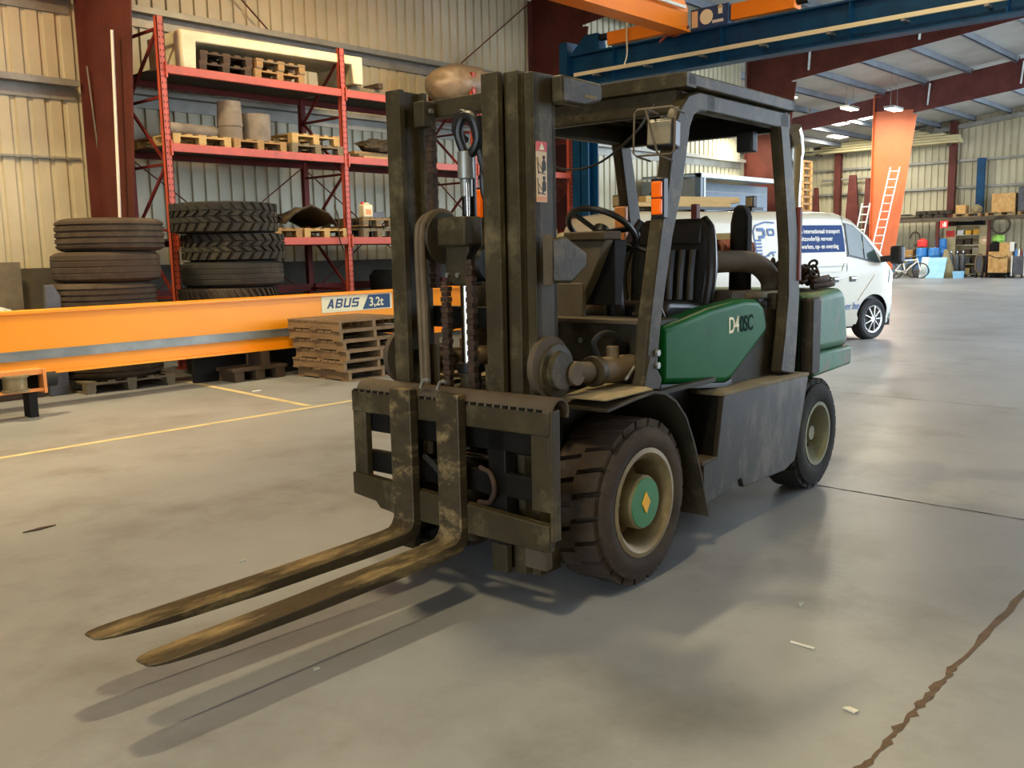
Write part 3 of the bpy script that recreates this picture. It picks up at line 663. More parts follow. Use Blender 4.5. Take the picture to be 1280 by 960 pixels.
# ------------------------------------------------------------------ forklift (u rearwards, v to the far side)
TH = math.radians(2.5)
FK = thing('forklift', 'green and grimy black forklift truck with lowered forks in the middle of the hall', 'forklift', (3.485, 3.025, 0), TH)
def P(name, mb, m, bev=0., par=None, **k): return mb.build(name, m, par or FK, bev, **k)
def wheel(u, v, R, w, rim, front, side, nm):
    # outward direction along v = side
    s = side
    Y = lambda d: v+s*d            # d = distance outwards from the wheel's outer face (negative = inwards)
    rm = MB()
    if front:
        prof = [(rim+.012, Y(.0)), (rim+.016, Y(.012)), (rim-.006, Y(.016)), (rim-.03, Y(-.004)), (rim-.04, Y(-.03)), (rim-.045, Y(-.15)), (.12, Y(-.17)), (.0, Y(-.17))]
    else:
        prof = [(rim+.01, Y(0)), (rim+.01, Y(.012)), (rim-.012, Y(.012)), (rim-.03, Y(-.03)), (rim-.06, Y(-.075)), (.08, Y(-.10)), (0, Y(-.10))]
    o = P(nm, rm.lathe(prof, 'y', (u, 0, R), 40, cap=False), 'rimtan' if front else 'rimgreen')
    Rt = R-.038
    g = [(rim, Y(-.01)), (rim+.012, Y(.008)), (rim+.05, Y(.016)), (R*.80, Y(.018)), (R*.90, Y(.004)), (Rt-.004, Y(-.025)), (Rt, Y(-.06)), (Rt, Y(-w+.06)), (Rt-.004, Y(-w+.025)), (R*.8, Y(-w)), (rim, Y(-w)), (rim, Y(-w/2))]
    P('tyre', MB().lathe(g, 'y', (u, 0, R), 56, closed=True), 'rubber' if front else 'rubberdark', 0, o, ang=50)
    n = 22 if front else 24; tb = MB(); p = 2*PI/n
    for k in range(n):
        a = p*k
        lug(tb, Rt-.015, R, a, a+p*.87, Y(-.012), Y(-w*.52), p*.30, 'y', (u, 0, R)); lug(tb, Rt-.015, R, a+p*.55, a+p*1.42, Y(-w*.50), Y(-w+.012), p*.30, 'y', (u, 0, R))
        lug(tb, Rt-.05, Rt+.004, a, a+p*.84, Y(.006), Y(-.02), 0, 'y', (u, 0, R), 1)
    t = P('tread', tb, 'rubber' if front else 'rubberdark', 0, o, smooth=False); t['kind'] = 'stuff'
    if front:
        P('hub', MB().lathe([(.126, Y(-.17)), (.126, Y(-.002)), (.118, Y(.008)), (0, Y(.008))], 'y', (u, 0, R), 36), 'rimtan', 0, o)
        P('hub_cap', MB().lathe([(.117, Y(.007)), (.115, Y(.013)), (0, Y(.014))], 'y', (u, 0, R), 36), 'greenhub', 0, o)
        P('hub_emblem', MB().prism([(u, R-.05), (u+.034, R), (u, R+.05), (u-.034, R)], 'y', Y(.013), Y(.018)), 'yellow', 0, o, smooth=False)
        P('valve', MB().cyl((u-.20, Y(-.06), R+.03), (u-.205, Y(.0), R+.03), .007, n=8), 'black', 0, o)
    else:
        P('hub', MB().cyl((u, Y(-.11), R), (u, Y(-.03), R), .055, .045), 'rimgreen', 0, o)
        nb = MB()
        for k in range(6):
            a = 2*PI*k/6; nb.cyl((u+.105*math.cos(a), Y(-.09), R+.105*math.sin(a)), (u+.105*math.cos(a), Y(-.07), R+.105*math.sin(a)), .014, n=6)
        P('wheel_nuts', nb, 'grime', 0, o)
    return o
wheel(0, -.64, .39, .27, .240, True, -1, 'front_wheel'); wheel(0, .64, .39, .27, .240, True, 1, 'front_wheel')
wheel(2.155, -.60, .357, .22, .195, False, -1, 'rear_wheel'); wheel(2.155, .60, .357, .22, .195, False, 1, 'rear_wheel')
# frame and axles
P('frame', MB().b2(-.25, 2.3, -.36, .36, .25, .86), 'mastdark', .01)
P('front_axle', MB().cyl((0, -.5, .39), (0, .5, .39), .11), 'mastdark')
P('rear_axle', MB().b2(2.09, 2.22, -.5, .5, .29, .42), 'mastdark', .01)
# side panels, steps, ledges (near and far side)
def both(f):
    f(-1); f(1)
def side(s):
    y = .62*s
    poly = [(.833, .792), (.76, .455), (.615, .455), (.623, .229), (.938, .25), (.955, .285), (1.05, .285), (1.075, .232), (1.631, .218), (1.782, .254), (1.952, .73), (1.949, .775)]
    P('side_panel', MB().prism(poly, 'y', y, y-s*.03), 'sidepanel', .006)
    P('step', MB().b2(.60, .79, y, y-s*.2, .44, .462), 'brownpanel', .004)
    P('step_back', MB().b2(.45, .86, y-s*.20, y-s*.18, .25, .86), 'mastdark', 0)
    P('step_side', MB().prism([(.835, .79), (.762, .46), (.79, .46), (.86, .79)], 'y', y-s*.02, y-s*.2), 'mastdark', 0)
    P('ledge', MB().prism([(.60, -.0), (1.955, -.0), (1.955, -.17), (.25, -.17), (.25, -.08)][:0] or [(.82, .775), (1.955, .755), (1.955, .775), (.82, .797)], 'y', y+s*.006, y-s*.16), 'dusty', .004)
    P('ledge', MB().b2(.22, .84, y-s*.05, y-s*.2, .845, .87), 'grime', .004)
    # fender
    outer = []
    pts = [(-.33, .872), (-.10, .895), (.06, .905), (.16, .885), (.26, .835), (.36, .74), (.44, .60), (.51, .44), (.56, .30), (.605, .19)]
    th = .012
    inn = []
    for i, (a, c) in enumerate(pts):
        p0 = Vector(pts[max(i-1, 0)]); p1 = Vector(pts[min(i+1, len(pts)-1)]); t = (p1-p0).normalized(); nn = Vector((t.y, -t.x)); inn.append((a+nn.x*th, c+nn.y*th))
    w = MB(); w.prism(pts+inn[::-1], 'y', y-s*(-.045), y-s*.30)
    P('front_fender', w, 'grime', 0, ang=50)
    P('fender_top', MB().prism([(-.325, -.0), (.08, 0), (.08, .30), (-.335, .22)][:0] or [(-.32, (.62+.03)*s), (.07, (.62+.03)*s), (.16, .5*s), (.10, .32*s), (-.33, .42*s)], 'z', .9065, .912), 'dusty', 0)
    # green hood flank
    gp = [(.35, .885), (.352, 1.17), (.60, 1.20), (.85, 1.235), (1.25, 1.262), (1.42, 1.25), (1.50, 1.21), (1.555, 1.09), (1.535, 1.05), (1.10, .825), (1.02, .812)]
    P('hood_flank', MB().prism(gp, 'y', .535*s, .40*s), 'green', .035, seg=4)
    P('seal', MB().prism([(.34, .865), (.34, .89), (1.02, .817), (1.10, .83), (1.11, .80), (1.02, .788)], 'y', .53*s, .45*s), 'black', .004)
    P('flank_backing', MB().prism([(.80, .78), (2.12, .76), (2.12, 1.17), (1.3, 1.19), (.80, 1.0)], 'y', .485*s, .40*s), 'grime', .006)
    P('counterweight_flank', MB().b2(2.085, 2.24, .586*s, .50*s, .73, 1.225), 'grime', .02)
    P('vent_recess', MB().b2(1.93, 2.08, .49*s, .46*s, .93, 1.10), 'black', 0, smooth=False)
    P('vent_latch', MB().b2(2.00, 2.035, .495*s, .48*s, 1.10, 1.15), 'dusty', 0, smooth=False)
both(side)
f1 = text('lettering', 'D4', .125, 'signcream', FK, (1.045, -.5365, 1.085), (PI/2, -math.radians(1), 0), 0, .0015, width=.80)
f2 = text('lettering', '0SC', .125, 'fadedink', FK, (1.182, -.5365, 1.082), (PI/2, -math.radians(1), 0), 0, .0015, width=.80)
tag(f2, 'faded dark letters 0SC')
# engine hood and counterweight
P('engine_hood', MB().b2(1.30, 2.14, -.42, .42, .80, 1.235), 'brownpanel', .03, seg=3)
P('hood_lid', MB().b2(1.55, 2.10, -.40, .40, 1.235, 1.275), 'dusty', .012)
P('seat_deck', MB().b2(.55, 1.32, -.44, .44, .80, 1.13), 'grime', .02)
P('hood_hinge', MB().b2(1.73, 1.80, -.50, -.44, 1.17, 1.27), 'grime', .01)
P('hood_latch', MB().b2(1.56, 1.74, -.47, -.43, 1.225, 1.245), 'black', .004)
cw = MB(); s_ = [(2.125, .71), (2.125, 1.255), (2.60, 1.275), (2.69, 1.25), (2.775, .87), (2.80, .86), (2.82, .72), (2.55, .66), (2.45, .72), (2.2, .74)]
P('counterweight', MB().prism([(2.12, .865), (2.12, 1.24), (2.62, 1.265), (2.69, 1.24), (2.775, .865)], 'y', -.575, .575), 'greenworn', .055, seg=4)
P('counterweight_base', MB().prism([(2.125, .715), (2.125, .868), (2.785, .868), (2.80, .85), (2.805, .735)], 'y', -.582, .582), 'greenworn', .02)
P('counterweight_core', MB().b2(2.45, 2.70, -.35, .35, .36, .74), 'mastdark', .02)
# overhead guard
def sweep(pts, wu, v0, v1):
    # flat bar path in the u-z plane with in-plane width wu
    L, R_ = [], []
    for i, p in enumerate(pts):
        a = Vector(pts[max(i-1, 0)][:2]); c = Vector(pts[min(i+1, len(pts)-1)][:2]); t = (c-a).normalized(); nn = Vector((-t.y, t.x)); ww = p[2] if len(p) > 2 else wu
        L.append((p[0]+nn.x*ww/2, p[1]+nn.y*ww/2)); R_.append((p[0]-nn.x*ww/2, p[1]-nn.y*ww/2))
    mb = MB(); n = len(pts)
    V = [[mb.bm.verts.new((q[0], vv, q[1])) for q in side_] for side_, vv in ((L, v0), (R_, v0), (L, v1), (R_, v1))]
    for i in range(n-1):
        for a, c in ((0, 1), (3, 2), (2, 0), (1, 3)): mb.bm.faces.new((V[a][i], V[a][i+1], V[c][i+1], V[c][i]))
    for i in (0, n-1): mb.bm.faces.new((V[0][i], V[1][i], V[3][i], V[2][i]))
    return mb
def guard(s):
    o_, i_ = .575*s, .505*s
    P('front_pillar', sweep([(.165, .90, .11), (.225, 1.25, .11), (.32, 1.62, .12), (.40, 1.85, .14), (.435, 2.0, .15), (.455, 2.09, .15), (.49, 2.17, .13), (.55, 2.235, .11), (.64, 2.262, .10), (.80, 2.265, .09)], .10, o_, i_), 'maststeel', .012)
    P('rear_pillar', sweep([(1.62, 2.31, .13), (1.66, 2.15, .13), (1.745, 1.80, .145), (1.80, 1.55, .16), (1.82, 1.25, .18), (1.79, 1.0, .20), (1.75, .785, .22)], .15, o_, o_-.07*s), 'maststeel', .014)
    P('roof_rail', MB().b2(.70, 1.72, o_, i_, 2.215, 2.31), 'maststeel', .012)
    P('pillar_foot', MB().prism([(.10, .90), (.25, .88), (.27, .93), (.16, 1.06)], 'y', o_+.004*s, i_), 'maststeel', .006)
    for z in (1.0, 1.06): P('bolt', MB().cyl((.225, o_-.0*s, z), (.225, o_+.014*s, z), .017, n=6), 'galv')
both(guard)
P('roof_rim', MB().b2(.47, 1.73, -.60, -.52, 2.315, 2.378), 'maststeel', .008)
P('roof_rim', MB().b2(.47, 1.73, .52, .60, 2.315, 2.378), 'maststeel', .008)
P('roof_rim', MB().b2(.455, .55, -.60, .60, 2.31, 2.378), 'maststeel', .003)
P('roof_rim', MB().b2(1.66, 1.73, -.60, .60, 2.315, 2.378), 'maststeel', .008)
P('front_crossbar', MB().b2(.50, .56, -.52, .52, 2.20, 2.315), 'maststeel', .01)
P('rear_crossbar', MB().b2(1.62, 1.69, -.52, .52, 2.20, 2.315), 'mastdark', .01)
P('mid_crossbar', MB().b2(1.05, 1.10, -.52, .52, 2.30, 2.335), 'maststeel', .006)
for k in range(8):
    v = -.45+.9*k/7
    P('roof_slat', MB().b2(.55, 1.67, v-.022, v+.022, 2.325, 2.375), 'maststeel', .004)
P('roof_plate', MB().b2(.50, 1.70, -.55, .55, 2.372, 2.377), 'mastdark', 0)
# pillar bits: signal lamps, work lamp with cage, far lamp bracket
sl = P('turn_signal', MB().b2(.275, .32, -.582, -.512, 1.69, 1.88), 'black', .006)
for z_ in (1.825, 1.745): P('lens', MB().box((.268, -.550, z_), (.022, .052, .074)), 'amber', .006, sl)
sl = P('turn_signal', MB().b2(.25, .33, .50, .60, 1.72, 1.90), 'black', .008)
P('lens', MB().box((.24, .55, 1.81), (.03, .06, .15)), 'amber', .008, sl)
# work lamp: local frame facing forward-left of the pillar
wl_ = P('work_lamp', MB().box((0, 0, 0), (.09, .14, .135), taper=(1, 1)), 'black', .015, loc=(.285, -.575, 2.075), rot=(0, math.radians(4), math.radians(8)))
P('lens', MB().box((-.05, 0, .0), (.012, .115, .108)), 'lens', .01, wl_)
cg = MB()
cg.tube([(-.11, .085, .10), (-.11, -.085, .10), (-.11, -.10, .085), (-.11, -.10, -.095), (-.11, -.085, -.11), (-.11, .085, -.11), (-.11, .10, -.095), (-.11, .10, .085)], .005, 8, True)
cg.tube([(.05, .05, .105), (-.09, .05, .105), (-.112, .045, .10), (-.115, -.02, -.10), (-.10, -.03, -.115), (.05, -.03, -.115)], .005, 8)
cg.tube([(.05, -.08, .10), (-.11, -.08, .10)], .005, 8); cg.tube([(.05, .085, -.11), (-.11, .085, -.11)], .005, 8)
P('lamp_guard', cg, 'pipe', 0, wl_)
P('lamp_bracket', MB().b2(.29, .36, -.575, -.55, 2.01, 2.16), 'maststeel', .006)
P('lamp_cable', MB().tube([(.50, .30, 2.27), (.46, .26, 2.08), (.45, .15, 1.98), (.42, -.1, 1.98), (.38, -.35, 2.1), (.42, -.45, 2.24)], .006, 8, False, 6), 'black')
P('rear_lamp', MB().b2(1.50, 1.58, -.44, -.34, 2.09, 2.21), 'black', .01)
P('pillar_guard', MB().b2(1.86, 1.90, -.585, -.52, 1.34, 1.78), 'maroon', .006)
P('pillar_guard', MB().b2(1.50, 1.54, .42, .50, 1.58, 1.82), 'orangeend', .006)
for z in (1.55, 1.28): P('pillar_bolt', MB().cyl((.27+(z-1.4)*.22, -.52, z), (.255+(z-1.4)*.22-.03, -.53, z), .016, n=8), 'galv')
# cowl, floor, console, steering
P('cowl_plate', MB().b2(.24, .265, -.50, .50, .86, 1.20), 'grime', .004)
P('cowl_side', MB().b2(.17, .27, -.515, -.495, .88, 1.20), 'grime', .004)
P('cowl_lip', MB().b2(.19, .285, -.53, .53, 1.19, 1.215), 'brownpanel', .006)
P('cowl_top', MB().prism([(.26, 1.20), (.56, 1.20), (.56, 1.16), (.26, 1.16)], 'y', -.50, .50), 'grime', 0)
P('cowl_opening', MB().lathe([(0, .236), (.055, .236), (.055, .2405), (0, .2405)], 'x', (0, -.36, 1.06), 20), 'mastdark')
P('cowl_bolt', MB().cyl((.225, -.13, 1.10), (.245, -.13, 1.10), .015, n=8), 'galv')
# console: slanted plate with lip
P('console', MB().prism([(.10, 1.60), (-.155, 1.60), (-.06, 1.40), (.02, 1.26), (.17, 1.26), (.17, 1.37), (.08, 1.38), (.05, 1.42)][::-1], 'x', .42, .50), 'greypanel', .006)
P('console_lip', MB().b2(.39, .56, -.165, .09, 1.60, 1.645), 'brownpanel', .008)
P('console_side', MB().prism([(.50, 1.60), (.50, 1.26), (.56, 1.26), (.62, 1.60)], 'y', -.16, .10), 'blackmatt', .004)
P('kick_plate', MB().b2(.40, .44, -.02, .48, 1.20, 1.38), 'greypanel', .006)
P('steering_column', MB().cyl((.74, 0, 1.16), (.70, 0, 1.60), .062, .05), 'black')
P('column_shroud', MB().cyl((.70, 0, 1.52), (.66, .0, 1.64), .085, .06), 'blackmatt')
sw = P('steering_wheel', MB().tube([(.19*math.cos(2*PI*k/32), .19*math.sin(2*PI*k/32), 0) for k in range(32)], .016, 10, True), 'black', loc=(.645, .02, 1.655), rot=(0, math.radians(36), 0))
for k in range(3):
    a = 2*PI*k/3+.5; P('spoke', MB().bar((0, 0, -.02), (.185*math.cos(a), .185*math.sin(a), 0), .035, .014), 'black', .004, sw)
P('horn_button', MB().cyl((0, 0, -.03), (0, 0, .015), .045), 'black', .004, sw)
P('wheel_knob', MB().cyl((.13, -.13, 0), (.13, -.13, .05), .018).blob((.13, -.13, .06), (.025, .025, .025), 0, 0, 2), 'black', 0, sw)
for i, v in enumerate((-.30, -.345)):
    lv = P('lever', MB().tube([(.56, v, 1.19), (.545, v-.02, 1.27), (.50, v-.03, 1.34)], .009, 8, False, 3), 'galv')
    P('lever_grip', MB().cyl((.50, v-.03, 1.335), (.565+.02*i, v-.05, 1.20), .020, .017), 'black', 0, lv)
P('pedal', MB().b2(.60, .68, -.30, -.20, 1.20, 1.22), 'chrome', .004)
P('light_switch', MB().tube([(.70, -.02, 1.60), (.76, -.12, 1.56), (.80, -.2, 1.53)], .014, 8, False, 3), 'black')
# seat
st = P('seat_cushion', MB().prism([(.78, 1.14), (.76, 1.22), (.82, 1.27), (1.05, 1.255), (1.26, 1.225), (1.30, 1.14)], 'y', -.30, .24), 'seat', .035, seg=3)
P('seat_base', MB().b2(.86, 1.30, -.27, .22, 1.11, 1.17), 'blackmatt', .02)
bk = P('seat_back', MB().prism([(-.29, 0), (.23, 0), (.25, .25), (.22, .44), (.17, .53), (-.23, .53), (-.28, .44), (-.31, .25)], 'x', 0, .11), 'seat', .03, seg=4, loc=(1.235, 0, 1.20), rot=(0, math.radians(8), 0))
for k in range(6):
    v = -.20+.34*k/5; P('pleat', MB().tube([(-.004, v, .05), (-.012, v, .2), (-.004, v, .34)], .026, 8), 'seat', 0, bk)
P('headrest_panel', MB().b2(-.012, .02, -.24, .18, .37, .51), 'seat', .012, bk)
P('bolster', MB().tube([(.02, -.29, .0), (.0, -.315, .2), (.01, -.285, .44), (.02, -.23, .52)], .03, 10, False, 4), 'seat', 0, bk)
P('bolster', MB().tube([(-.03, .24, .0), (-.04, .27, .2), (-.01, .24, .40), (.02, .18, .52)], .035, 10, False, 4), 'seat', 0, bk)
P('seat_knob', MB().cyl((1.02, -.34, 1.17), (1.10, -.33, 1.16), .05), 'black')
P('seat_support', MB().tube([(1.30, -.36, 1.14), (1.42, -.38, 1.17), (1.50, -.36, 1.17)], .045, 10, False, 3), 'blackmatt')
P('manual_box', MB().prism([(1.34, 1.235), (1.56, 1.235), (1.52, 1.29), (1.36, 1.30)], 'y', -.40, -.22), 'brownpanel', .006)
# on the hood: air hose, intake, exhaust, chain, red hose
P('air_hose', MB().tube([(1.28, .02, 1.43), (1.5, -.08, 1.455), (1.85, -.20, 1.46), (2.0, -.26, 1.43), (2.10, -.29, 1.35), (2.12, -.30, 1.26)], .068, 14, False, 5), 'pipe')
P('heat_shield', MB().b2(1.42, 2.06, .1, .3, 1.26, 1.42), 'mastdark', .02)
rh = MB()
for k in range(12): rh.tube([(1.92+.04*k+.06*math.cos(t), .05+.10*math.sin(t), 1.515+.075*math.cos(t)) for t in [2*PI*i/14 for i in range(14)]], .016, 8, True)
P('hose_coil', rh, 'redhose')
P('maroon_post', MB().b2(1.84, 1.90, .10, .14, 1.26, 1.83), 'maroon', .008)
P('air_cleaner', MB().prism([(-.06, 1.26), (-.19, 1.26), (-.19, 1.74), (-.17, 1.80), (-.13, 1.82), (-.09, 1.80), (-.07, 1.70)], 'x', 1.97, 2.06), 'blackmatt', .02, seg=3)
P('paper_tag', MB().b2(1.955, 1.965, -.08, .03, 1.60, 1.64), 'signcream', 0, smooth=False)
ex = [(2.40, -.30, 1.25), (2.40, -.30, 1.5), (2.41, -.30, 1.85), (2.42, -.30, 2.05), (2.42, -.30, 2.2), (2.36, -.30, 2.30)]
P('exhaust_pipe', MB().tube(ex, [.052, .052, .052, .056, .062, .068], 18, False, 5), 'chrome')
def torus_link(mb, c, q, a=.030, b_=.018, r=.0085):
    R = q.to_matrix(); pts = []
    for k in range(12):
        t = 2*PI*k/12; x = (a*math.cos(t)); y = b_*math.sin(t); pts.append(Vector(c)+R @ Vector((x, y, 0)))
    mb.tube(pts, r, 6, True)
rnd = random.Random(4)
ch = MB()
def chain(mb, pts, step=.042):
    P_ = [Vector(p) for p in pts]; k = 0
    for i in range(len(P_)-1):
        n = max(1, int((P_[i+1]-P_[i]).length/step))
        for j in range(n):
            c = P_[i].lerp(P_[i+1], j/n); d = (P_[i+1]-P_[i]).normalized(); q = d.to_track_quat('X', 'Z')
            torus_link(mb, c, q @ Quaternion((1, 0, 0), PI/2*(k % 2)+.3), .032, .02, .009); k += 1
chain(ch, [(2.02, -.40, 1.27), (2.04, -.40, 1.44), (2.0, -.34, 1.46)]); chain(ch, [(2.06, -.38, 1.27), (2.08, -.38, 1.46)]); chain(ch, [(2.10, -.36, 1.28), (2.12, -.40, 1.47), (2.16, -.42, 1.30)])
P('lashing_chain', ch, 'rust')
chp = thing('chain_heap', 'heap of rusty chain lying on the green counterweight', 'chain', (0, 0, 0))
ch = MB()
for i in range(5):
    pts = [(2.36+.13*i*.6+.13*math.cos(t*1.3+i)*(1+.3*rnd.random()), -.36+.10*math.sin(t*1.1+i*2)+.04*rnd.random(), 1.285+.035+.085*max(0, 1.7-abs(i*.6-.2))*rnd.random()) for t in [k*.7 for k in range(12)]]
    chain(ch, pts)
o_ = ch.build('chain', 'rust', chp); 
sl_ = MB().tube([(2.40, -.45, 1.285), (2.60, -.50, 1.29), (2.74, -.44, 1.295), (2.70, -.36, 1.31), (2.5, -.38, 1.30), (2.42, -.46, 1.32), (2.6, -.47, 1.325), (2.72, -.40, 1.325)], .020, 8, False, 5).build('rope', 'rust', chp)
chp.location = FK.location; chp.rotation_euler = FK.rotation_euler

# mast -----------------------------------------------------------------
MC = .035
def rail(vo, vi, u0, u1, z0, z1, s, nm):
    # I section: front and rear flange, web on the outer side
    a, b_ = MC+s*vi, MC+s*vo
    wv = (a+b_)/2 if nm == 'inner_rail' else b_-s*.012
    mb = MB().b2(u0, u0+.035, a, b_, z0, z1).b2(u1-.03, u1, a, b_, z0, z1).b2(u0+.03, u1-.025, wv-.013, wv+.013, z0, z1)
    return P(nm, mb, 'maststeel', .004)
for s in (-1, 1):
    rail(.335, .245, -.58, -.40, .14, 2.285, s, 'inner_rail')
    rail(.392, .318, -.52, -.36, .13, 2.29, s, 'middle_rail')
    rail(.44, .365, -.475, -.325, .12, 2.285, s, 'outer_rail')
    P('rail_side', MB().b2(-.475, -.325, MC+s*.428, MC+s*.44, .5, 2.285), 'maststeel', .003)
    for z in (.17, 1.05): P('tie_plate', MB().b2(-.50, -.44, MC+s*.30, MC+s*.22, z-.0, z+.05), 'mastdark', 0)
P('mast_crossbar', MB().b2(-.40, -.33, MC-.37, MC+.37, 2.17, 2.25), 'maststeel', .006)
P('mast_crossbar', MB().b2(-.38, -.34, MC-.37, MC+.37, 1.20, 1.30), 'mastdark', .006)
P('mast_crossbar', MB().b2(-.42, -.34, MC-.40, MC+.40, .28, .42), 'mastdark', .006)
P('rail_block', MB().b2(-.50, -.42, .275, .205, 2.12, 2.235), 'maststeel', .006)
P('block_bolt', MB().cyl((-.46, .206, 2.19), (-.46, .190, 2.19), .012, n=8), 'galv')
# top bracket on the near rail pointing back
P('top_bracket', MB().prism([(-.36, 2.165), (-.19, 2.165), (-.06, 2.20), (-.06, 2.275), (-.36, 2.28)], 'y', -.41, -.47), 'maststeel', .012)
P('bracket_scuff', MB().b2(-.20, -.11, -.4705, -.472, 2.20, 2.215), 'dusty', 0, smooth=False)
P('stop_plate', MB().prism([(-.475, 1.60), (-.37, 1.61), (-.215, 1.54), (-.215, 1.48), (-.33, 1.41), (-.475, 1.415)], 'y', -.45, -.49), 'maststeel', .014, seg=3)
P('stop_flange', MB().b2(-.482, -.470, -.445, -.494, 1.405, 1.615), 'brownpanel', .008)
dc = P('warning_decal', MB().b2(-.465, -.392, -.406, -.4075, 1.755, 2.0), 'sticker', 0, smooth=False)
P('decal_header', MB().b2(-.465, -.392, -.4072, -.409, 1.965, 2.005), 'stred', 0, dc, smooth=False)
P('triangle', MB().prism([(-.445, 1.970), (-.41, 1.970), (-.4275, 2.0)], 'y', -.4088, -.4105), 'signcream', 0, dc, smooth=False)
for zc in (1.905, 1.82):
    P('pictogram', MB().prism([(-.425, zc-.03), (-.40, zc-.015), (-.40, zc+.015), (-.4125, zc+.03), (-.425, zc+.015)], 'y', -.4073, -.409).lathe([(0, -.4075), (.009, -.4075), (.009, -.409), (0, -.409)], 'y', (-.4125, 0, zc+.035), 12)
      .bar((-.458, -.4083, zc+.035), (-.450, -.4083, zc-.035), .001, .004).bar((-.455, -.4083, zc-.025), (-.405, -.4083, zc-.033), .001, .004).bar((-.45, -.4083, zc+.01), (-.42, -.4083, zc-.02), .001, .003), 'ink', 0, dc, smooth=False)
P('decal_footer', MB().b2(-.462, -.395, -.4072, -.409, 1.758, 1.778), 'orangeend', 0, dc, smooth=False)
# tilt cylinders with trunnion
for s in (-1, 1):
    v = MC+s*.47
    P('trunnion', MB().lathe([(0, MC+s*.43), (.125, MC+s*.43), (.12, MC+s*.47), (.085, MC+s*.475), (.085, MC+s*.50), (0, MC+s*.50)], 'y', (-.37, 0, 1.03), 28), 'maststeel', .004)
    P('trunnion_cap', MB().lathe([(.06, MC+s*.432), (.135, MC+s*.432), (.135, MC+s*.462), (.06, MC+s*.462)], 'y', (-.405, 0, 1.05), 28), 'brownpanel')
    P('rod_eye', MB().cyl((-.28, v-.045, 1.01), (-.28, v+.045, 1.01), .055), 'pipe', .005)
    P('tilt_rod', MB().cyl((-.28, v, 1.01), (-.12, v, 1.0), .028), 'chrome')
    P('rod_clevis', MB().cyl((-.25, v, 1.01), (-.14, v, 1.0), .048), 'brownpanel', .004)
    P('tilt_cylinder', MB().cyl((-.10, v, .998), (.22, v, .985), .062), 'pipe', .006)
    P('cylinder_collar', MB().cyl((-.115, v, .998), (-.07, v, .997), .072), 'maststeel', .004)
    P('hydraulic_hose', MB().tube([(-.06, v, 1.06), (-.08, v+.01, 1.13), (.0, v+.01, 1.165), (.10, v+.01, 1.15), (.16, v+.01, 1.11), (.235, v+.03, 1.09)], .013, 8, False, 5), 'drill')
    P('hose_fitting', MB().cyl((.06, v, 1.04), (.06, v, 1.10), .03), 'pipe', .004)
P('dip_rod', MB().cyl((.04, -.52, .95), (.22, -.50, 1.045), .007, n=8), 'galv')
# hydraulics inside the mast
P('lift_cylinder', MB().cyl((-.42, .035, .2), (-.42, .035, 1.02), .05), 'maststeel', .004)
P('cylinder_head', MB().cyl((-.42, .035, 1.0), (-.42, .035, 1.045), .062), 'mastdark', .004)
P('lift_rod', MB().cyl((-.42, .045, 1.04), (-.42, .045, 1.42), .031), 'chrome')
P('rod_head', MB().b2(-.47, -.37, -.02, .13, 1.40, 1.59), 'maststeel', .012)
P('crosshead', MB().b2(-.52, -.40, -.045, .13, 1.58, 1.71), 'maststeel', .012, rot=(0, 0, 0))
for v in (.045, .11): P('head_bolt', MB().cyl((-.485, v, 1.45), (-.465, v, 1.45), .012, n=6), 'galv')
P('chain_wheel', MB().lathe([(0, -.10), (.075, -.10), (.085, -.085), (.06, -.075), (.06, -.045), (.085, -.035), (.075, -.02), (0, -.02)], 'y', (-.42, 0, 1.50), 28), 'mastdark')
P('hose_sheave', MB().lathe([(.02, .155), (.115, .155), (.12, .165), (.10, .175), (.10, .195), (.12, .205), (.115, .215), (.02, .215)], 'y', (-.44, 0, 1.62), 32), 'maststeel')
P('lift_hose', MB().tube([(-.55, .185, .62), (-.555, .185, 1.2), (-.56, .185, 1.6), (-.53, .185, 1.70), (-.44, .185, 1.74), (-.35, .185, 1.70), (-.34, .185, 1.5)], .016, 8, False, 5), 'pipe')
P('lift_hose', MB().tube([(-.55, .215, .62), (-.555, .215, 1.2), (-.56, .215, 1.6), (-.53, .215, 1.70), (-.44, .215, 1.74)], .014, 8, False, 5), 'pipe')
def leaf(v, u, z0, z1):
    mb = MB(); z = z0; k = 0
    while z < z1:
        mb.box((u, v, z), (.03, .034 if k % 2 else .046, .022)); z += .024; k += 1
    o = P('lift_chain', mb, 'rust', 0, smooth=False); return o
leaf(-.055, -.50, .62, 1.52); leaf(.10, -.50, .62, 1.42); leaf(.225, -.44, 1.4, 2.14)
P('free_lift_cylinder', MB().cyl((-.37, .06, 1.6), (-.37, .06, 2.0), .034), 'mastdark')
P('pipe_union', MB().cyl((-.42, .03, 1.88), (-.42, .03, 2.0), .038).cyl((-.42, .03, 1.80), (-.42, .03, 1.88), .028), 'galv', .003)
P('pressure_pipe', MB().tube([(-.42, .03, 1.72), (-.42, .03, 1.85), (-.42, .03, 2.0)], .016, 8), 'black')
P('chrome_line', MB().cyl((-.44, .008, 1.70), (-.44, .008, 1.86), .008), 'chrome')
hl = MB()
hl.tube([(-.42, .03, 1.98), (-.43, .06, 2.08), (-.43, .03, 2.15), (-.43, -.03, 2.14), (-.42, -.05, 2.06), (-.42, -.02, 2.0), (-.41, .02, 1.99)], .022, 10, False, 6)
hl.tube([(-.40, .05, 2.05), (-.40, .10, 2.1), (-.40, .07, 2.17), (-.40, .0, 2.13), (-.40, -.04, 2.0), (-.40, -.09, 1.86), (-.40, -.13, 1.82)], .022, 10, False, 6)
